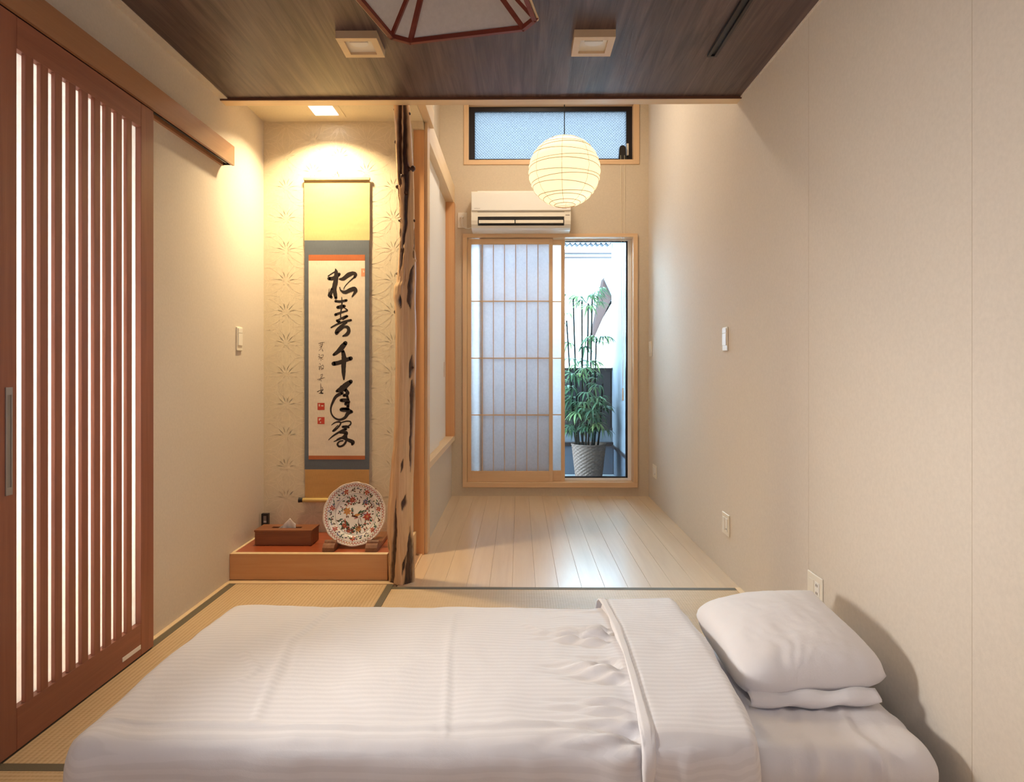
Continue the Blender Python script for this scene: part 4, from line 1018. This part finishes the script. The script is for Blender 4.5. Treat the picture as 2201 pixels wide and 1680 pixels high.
def db(p, n):
    top = max(0, n.z); side = 1 - top
    d_ = .006 * N(p.x, p.y, p.z, 4, 11) + .0025 * N(p.x, p.y, p.z, 14, 12)
    d_ += .006 * side * max(0, math.sin(p.x * 70 + 3 * N(p.x, p.y, p.z, 4, 4))) * max(0, 1 - abs(p.z - .16) / .12)
    if side > .4: d_ += .014 * N(p.x, p.y, p.z * .5, 5, 15)
    return d_
def sk(p): return .018 * math.sin((p.y - 1.5) * 3) + (.02 * (1 - p.z / .27) if p.y < 1.6 else 0) * 0
bm, _ = puffy(.285, .545, 1.485, 2.435, .002, .262, .055, 40, 90, db, True, True, .03, sk, .012)
band = obj('turned_back_band', bm, M['duvet'], quilt, True)
bm, _ = puffy(.276, .300, 1.4835, 2.4365, .002, .2645, .056, 6, 90, db, True, True, .006, sk, .012)
obj('hem', bm, M['sheet'], quilt, True)

pil = thing('pillow', 'plump white pillow at the head of the futon by the right wall', 'pillow', (.76, 2.05, .17))
def pillow():
    bm = B(); n = 56; a, b, T = .210, .240, .112; grid = {}
    Mx = Matrix.Translation((.795, 2.05, .252)) @ Matrix.Rotation(R(2), 4, 'Z') @ Matrix.Rotation(R(-4), 4, 'Y') @ Matrix.Rotation(R(5), 4, 'X')
    for s in (1, -1):
        for i in range(n + 1):
            for j in range(n + 1):
                u, v = -1 + 2 * i / n, -1 + 2 * j / n
                edge = i in (0, n) or j in (0, n)
                if s == -1 and edge: continue
                e = max(0, (1 - u * u)) ** .5 * max(0, (1 - v * v)) ** .5
                h = T * e ** .72
                pin = .055
                x = a * u * (1 - pin * (1 - v * v) * abs(u) ** 3 * .9 + .02 * abs(u * v) ** 6); y = b * v * (1 - pin * (1 - u * u) * abs(v) ** 3 * .9 + .02 * abs(u * v) ** 6)
                if not (u > 0 and v > 0): x *= 1 - .10 * abs(v) ** 5 * abs(u); y *= 1 - .10 * abs(u) ** 5 * abs(v)
                z = s * h * (.95 if s > 0 else .75)
                wv = .0035 * N(u, v, s, 2.4, 3) + .002 * N(u * 1.0, v * 3, s, 4, 5)
                # creases from the corners and along the near edge
                z += s * wv * (e ** .3) + s * e ** .4 * .0030 * math.sin(30 * u + 9 * N(u, v * 1.5, 0, 1.7, 8)) * max(0, .4 + N(u * 2, v * 2, 0, 1, 3)) * max(0, -v - .1) * (1 if s > 0 else .5)
                z += s * e ** .35 * .0032 * (.5 - abs(N(u * 1.6 + v * .5, v * .7, s, 4.2, 21))) * (1 if s > 0 else .4)
                z += .030 * (max(0, u) * max(0, v)) ** 2.2 * (1 if u > 0 and v > 0 else 0)
                p = Vector((x, y, z)); grid[(s, i, j)] = bm.verts.new(p)
    def g(s, i, j): return grid.get((s, i, j)) or grid[(1, i, j)]
    for s in (1, -1):
        for i in range(n):
            for j in range(n):
                q = [g(s, i, j), g(s, i + 1, j), g(s, i + 1, j + 1), g(s, i, j + 1)]
                bm.faces.new(q if s > 0 else q[::-1])
    bmesh.ops.transform(bm, matrix=Mx, verts=bm.verts)
    for v in bm.verts:
        if v.co.z < .186: v.co.z = .186 + (v.co.z - .186) * .06
    obj('pillowcase', bm, M['sheet'], pil, True)
    fb = B(); rows = []
    for k in range(7):                                                # the loose open end of the case under the near edge
        t = k / 6; row = []
        for i in range(41):
            s = i / 40; xx = .618 + .345 * s; yy = 1.835 - .024 * math.sin(t * PI) - .018 * t - .012 * math.sin(s * PI)
            zz = .206 - .030 * t + .004 * math.sin(s * 17 + t * 3) + .010 * s
            row.append(fb.verts.new((xx, yy, zz)))
        rows.append(row)
    for a_, b_ in zip(rows, rows[1:]):
        for i in range(40): fb.faces.new((a_[i], a_[i + 1], b_[i + 1], b_[i]))
    fo = obj('open_end_flap', fb, M['sheet'], pil, True); md = fo.modifiers.new('thick', 'SOLIDIFY'); md.thickness = .004
pillow()

# ------------------------------------------------------------------ terrace outside
struct('floor_terrace', bx(-1.6, 2.2, 5.80, 6.9, -.12, -.002), M['concrete'], 'pale concrete terrace floor outside the window', 'floor')
struct('wall_terrace', bx(-1.6, .95, 6.80, 6.92, -.12, .284), M['terrace_grey'], 'low grey parapet at the back of the terrace')
struct('wall_terrace_band', bx(-1.6, .95, 6.83, 6.92, .322, .438), M['terrace_light'], 'pale band above the parapet cap')
struct('wall_terrace_side', bx(.95, 1.10, 5.80, 6.92, .30, 2.62), M['terrace_light'], 'pale rendered side wall of the terrace')
struct('wall_terrace_base', bx(.955, 1.10, 5.80, 6.92, -.12, .27), M['terrace_grey'], 'grey base of the terrace side wall')
struct('trim_10', bx(-1.6, .952, 6.785, 6.93, .284, .322, bev=.002), M['darkmetal'], 'dark cap along the terrace parapet', 'trim')
struct('trim_11', bx(.935, 1.10, 5.80, 6.79, .27, .30, bev=.002), M['darkmetal'], 'dark cap along the base of the terrace side wall', 'trim')
fe = thing('board_fence', 'dark vertical board fence behind the potted palm', 'fence', (.2, 6.85, .438))
xx = -.9
while xx < .93:
    obj('board', bx(xx, min(xx + .0910, .948), 6.84 + .003 * (int(xx * 1000) % 2), 6.858, .462, 1.046), M['fence'], fe); xx += .0915
obj('backing', bx(-.9, .948, 6.859, 6.866, .462, 1.046), M['fence'], fe)
obj('rail', bx(-.9, .948, 6.832, 6.872, .438, .462), M['fence'], fe)
obj('rail', bx(-.9, .948, 6.832, 6.872, 1.046, 1.07), M['darkmetal'], fe)
rf = thing('terrace_roof', 'corrugated translucent roof edge over the terrace', 'roof', (.2, 6.7, 2.3))
bm = B(); n = 180; A = []
for yy in (6.84, 6.95):
    A.append([bm.verts.new((-1.6 + 2.54 * i / n, yy, 2.322 + .014 * math.cos(2 * PI * (-1.6 + 2.54 * i / n) / .052) + (6.95 - yy) * .08)) for i in range(n + 1)])
for i in range(n): bm.faces.new((A[0][i], A[0][i + 1], A[1][i + 1], A[1][i]))
o = obj('corrugated_sheet', bm, M['terrace_grey'], rf, True); md = o.modifiers.new('thick', 'SOLIDIFY'); md.thickness = .003
obj('eave_beam', bx(-1.6, .94, 6.60, 6.63, 2.345, 2.40), M['alu'], rf)
ho = thing('white_house', 'white neighbouring house wall beyond the fence', 'house', (.3, 9.2, -2))
obj('wall', bx(-5, 6, 9.0, 9.4, -3, 2.64), M['bluewhite'], ho)
obj('siding_batten', bx(-5, 6, 8.96, 9.0, 2.52, 2.54), M['darkmetal'], ho)
obj('siding_batten', bx(-5, 6, 8.96, 9.0, 2.575, 2.595), M['darkmetal'], ho)
obj('gable_wall', prism(B(), [(1.103, 2.24), (1.21, 2.00), (1.08, 1.70), (.93, 1.36), (.90, 1.30), (1.0, 1.72), (1.05, 2.0)], 'y', 8.70, 9.0), M['roofbrown'], ho)
obj('barge_board', prism(B(), [(1.103, 2.262), (1.24, 1.97), (1.21, 1.955), (1.098, 2.2)], 'y', 8.66, 9.0), M['terrace_light'], ho)
obj('lower_wall', prism(B(), [(1.235, 1.96), (1.235, .2), (.93, .2), (.93, 1.36), (1.08, 1.70)], 'y', 8.68, 9.0), M['bluewhite'], ho)
struct('ground_street', bx(-12, 14, 6.95, 30, -3.2, -3.0), M['concrete'], 'street level far below the terrace', 'ground')

# potted palm
pp = thing('potted_palm', 'tall lady palm in a woven basket on the terrace', 'potted plant', (.665, 6.42, 0))
def basket():
    bm = B(); rows = []; NR, NS = 66, 144; H = .352
    for i in range(NR + 1):
        t = i / NR; r = .122 + .041 * t + (.004 if t > .96 else 0); row = []
        for j in range(NS):
            st_ = j // 4; ph = (i // 3 + st_) % 2; k_ = math.sin(PI * ((i % 3) + .5) / 3) * math.sin(PI * ((j % 4) + .5) / 4)
            rr = r + (.0042 * k_ if ph else -.002 * k_) + .0012 * N(j * .2, i * .3, 0, 1.7)
            a = 2 * PI * j / NS; row.append(bm.verts.new((.665 + rr * math.cos(a), 6.42 + rr * math.sin(a), .002 + H * t)))
        rows.append(row)
    row = [bm.verts.new((.665 + .148 * math.cos(2 * PI * j / NS), 6.42 + .148 * math.sin(2 * PI * j / NS), H - .004)) for j in range(NS)]; rows.append(row)
    row = [bm.verts.new((.665 + .14 * math.cos(2 * PI * j / NS), 6.42 + .14 * math.sin(2 * PI * j / NS), H - .05)) for j in range(NS)]; rows.append(row)
    for a, b in zip(rows, rows[1:]):
        for j in range(NS): bm.faces.new((a[j], a[(j + 1) % NS], b[(j + 1) % NS], b[j]))
    bm.faces.new(rows[0][::-1]); return bm
obj('basket', basket(), M['basket'], pp)
obj('soil', cyl(B(), (.665, 6.42, .28), (.665, 6.42, .31), .141, None, 32), M['soil'], pp)
rnd = random.Random(11)
def fan_mesh(seed, n=7):
    rr = random.Random(seed); bm = B()
    stem = [Vector((0, 0, 0)), Vector((.06, 0, .03)), Vector((.11, 0, .045))]; tube(bm, stem, .0018, 5); tip = stem[-1]
    for k in range(n):
        an = R(-78 + 156 * k / (n - 1)) + rr.uniform(-.08, .08); L = rr.uniform(.13, .19) * (1 - .15 * abs(an)); wd = rr.uniform(.0085, .012); dr = rr.uniform(.5, 1.1)
        dirv = Vector((math.cos(an), math.sin(an), 0)); nn = Vector((-dirv.y, dirv.x, 0)); prev = None
        for i in range(6):
            t = i / 5; c = tip + dirv * (L * t * (1 - .2 * t * dr)) + Vector((0, 0, .05 * t - .17 * dr * t * t * L / .16))
            ww = wd * (math.sin(PI * min(1, .12 + t * .88)) ** .6 if t < 1 else .08) * (.5 if i == 0 else 1)
            v = (bm.verts.new(c + nn * ww + Vector((0, 0, .002))), bm.verts.new(c), bm.verts.new(c - nn * ww + Vector((0, 0, .002))))
            if prev: bm.faces.new((prev[0], v[0], v[1], prev[1])); bm.faces.new((prev[1], v[1], v[2], prev[2]))
            prev = v
    for f in bm.faces: f.smooth = True
    me = bpy.data.meshes.new('leaf'); bm.to_mesh(me); bm.free(); me.materials.append(M['leaf']); return me
fans = [fan_mesh(s, 6 + s % 3) for s in range(5)]
canes = [(.555, .455, 1.52, -.01), (.575, .515, 1.74, -.03), (.612, .602, 1.70, .02), (.632, .657, 1.68, -.04), (.662, .702, 1.78, .03), (.69, .735, 1.35, -.02), (.745, .80, .92, .01), (.62, .58, .80, .05), (.70, .74, .74, -.06), (.58, .50, .95, .04)]
base = Vector(pp.location)
for cx, tx, top, dy in canes:
    def at(t): return cx + (tx - cx) * t ** .7
    pts = [Vector((at(t), 6.42 + dy + rnd.uniform(-.003, .003), .29 + (top - .29) * t)) for t in [i / 9 for i in range(10)]]
    obj('cane', tube(B(), pts, [.0095 - .0025 * i / 9 for i in range(10)], 7), M['cane'], pp)
    nf = 12 if top > 1.2 else 11
    for k in range(nf):
        if top > 1.2:
            z = rnd.choice([rnd.uniform(.42, .78), rnd.uniform(.42, .72), rnd.uniform(.40, .70), rnd.uniform(.80, 1.12), rnd.uniform(.95, 1.15), rnd.uniform(min(1.25, top - .1), top - .03), top - rnd.uniform(0, .06), top - rnd.uniform(0, .05)])
            if z > top: z = top - .02
        else: z = rnd.uniform(.42, top)
        t = (z - .29) / (top - .29); me = rnd.choice(fans); lf = bpy.data.objects.new('leaf', me); C.objects.link(lf); lf.parent = pp
        lf.location = Vector((at(max(t, 0)), 6.42 + dy, z)) - base
        for tries in range(30):
            lf.rotation_euler = (rnd.uniform(-.3, .3), rnd.uniform(-.45, .25), rnd.uniform(0, 2 * PI)); sc_ = rnd.uniform(.72, 1.05); lf.scale = (sc_,) * 3
            mx = Matrix.LocRotScale(base + lf.location, lf.rotation_euler, lf.scale); tv = [mx @ v.co for v in me.vertices]
            if max(v.x for v in tv) < .925 and max(v.y for v in tv) < 6.775 and min(v.y for v in tv) > 5.9: break
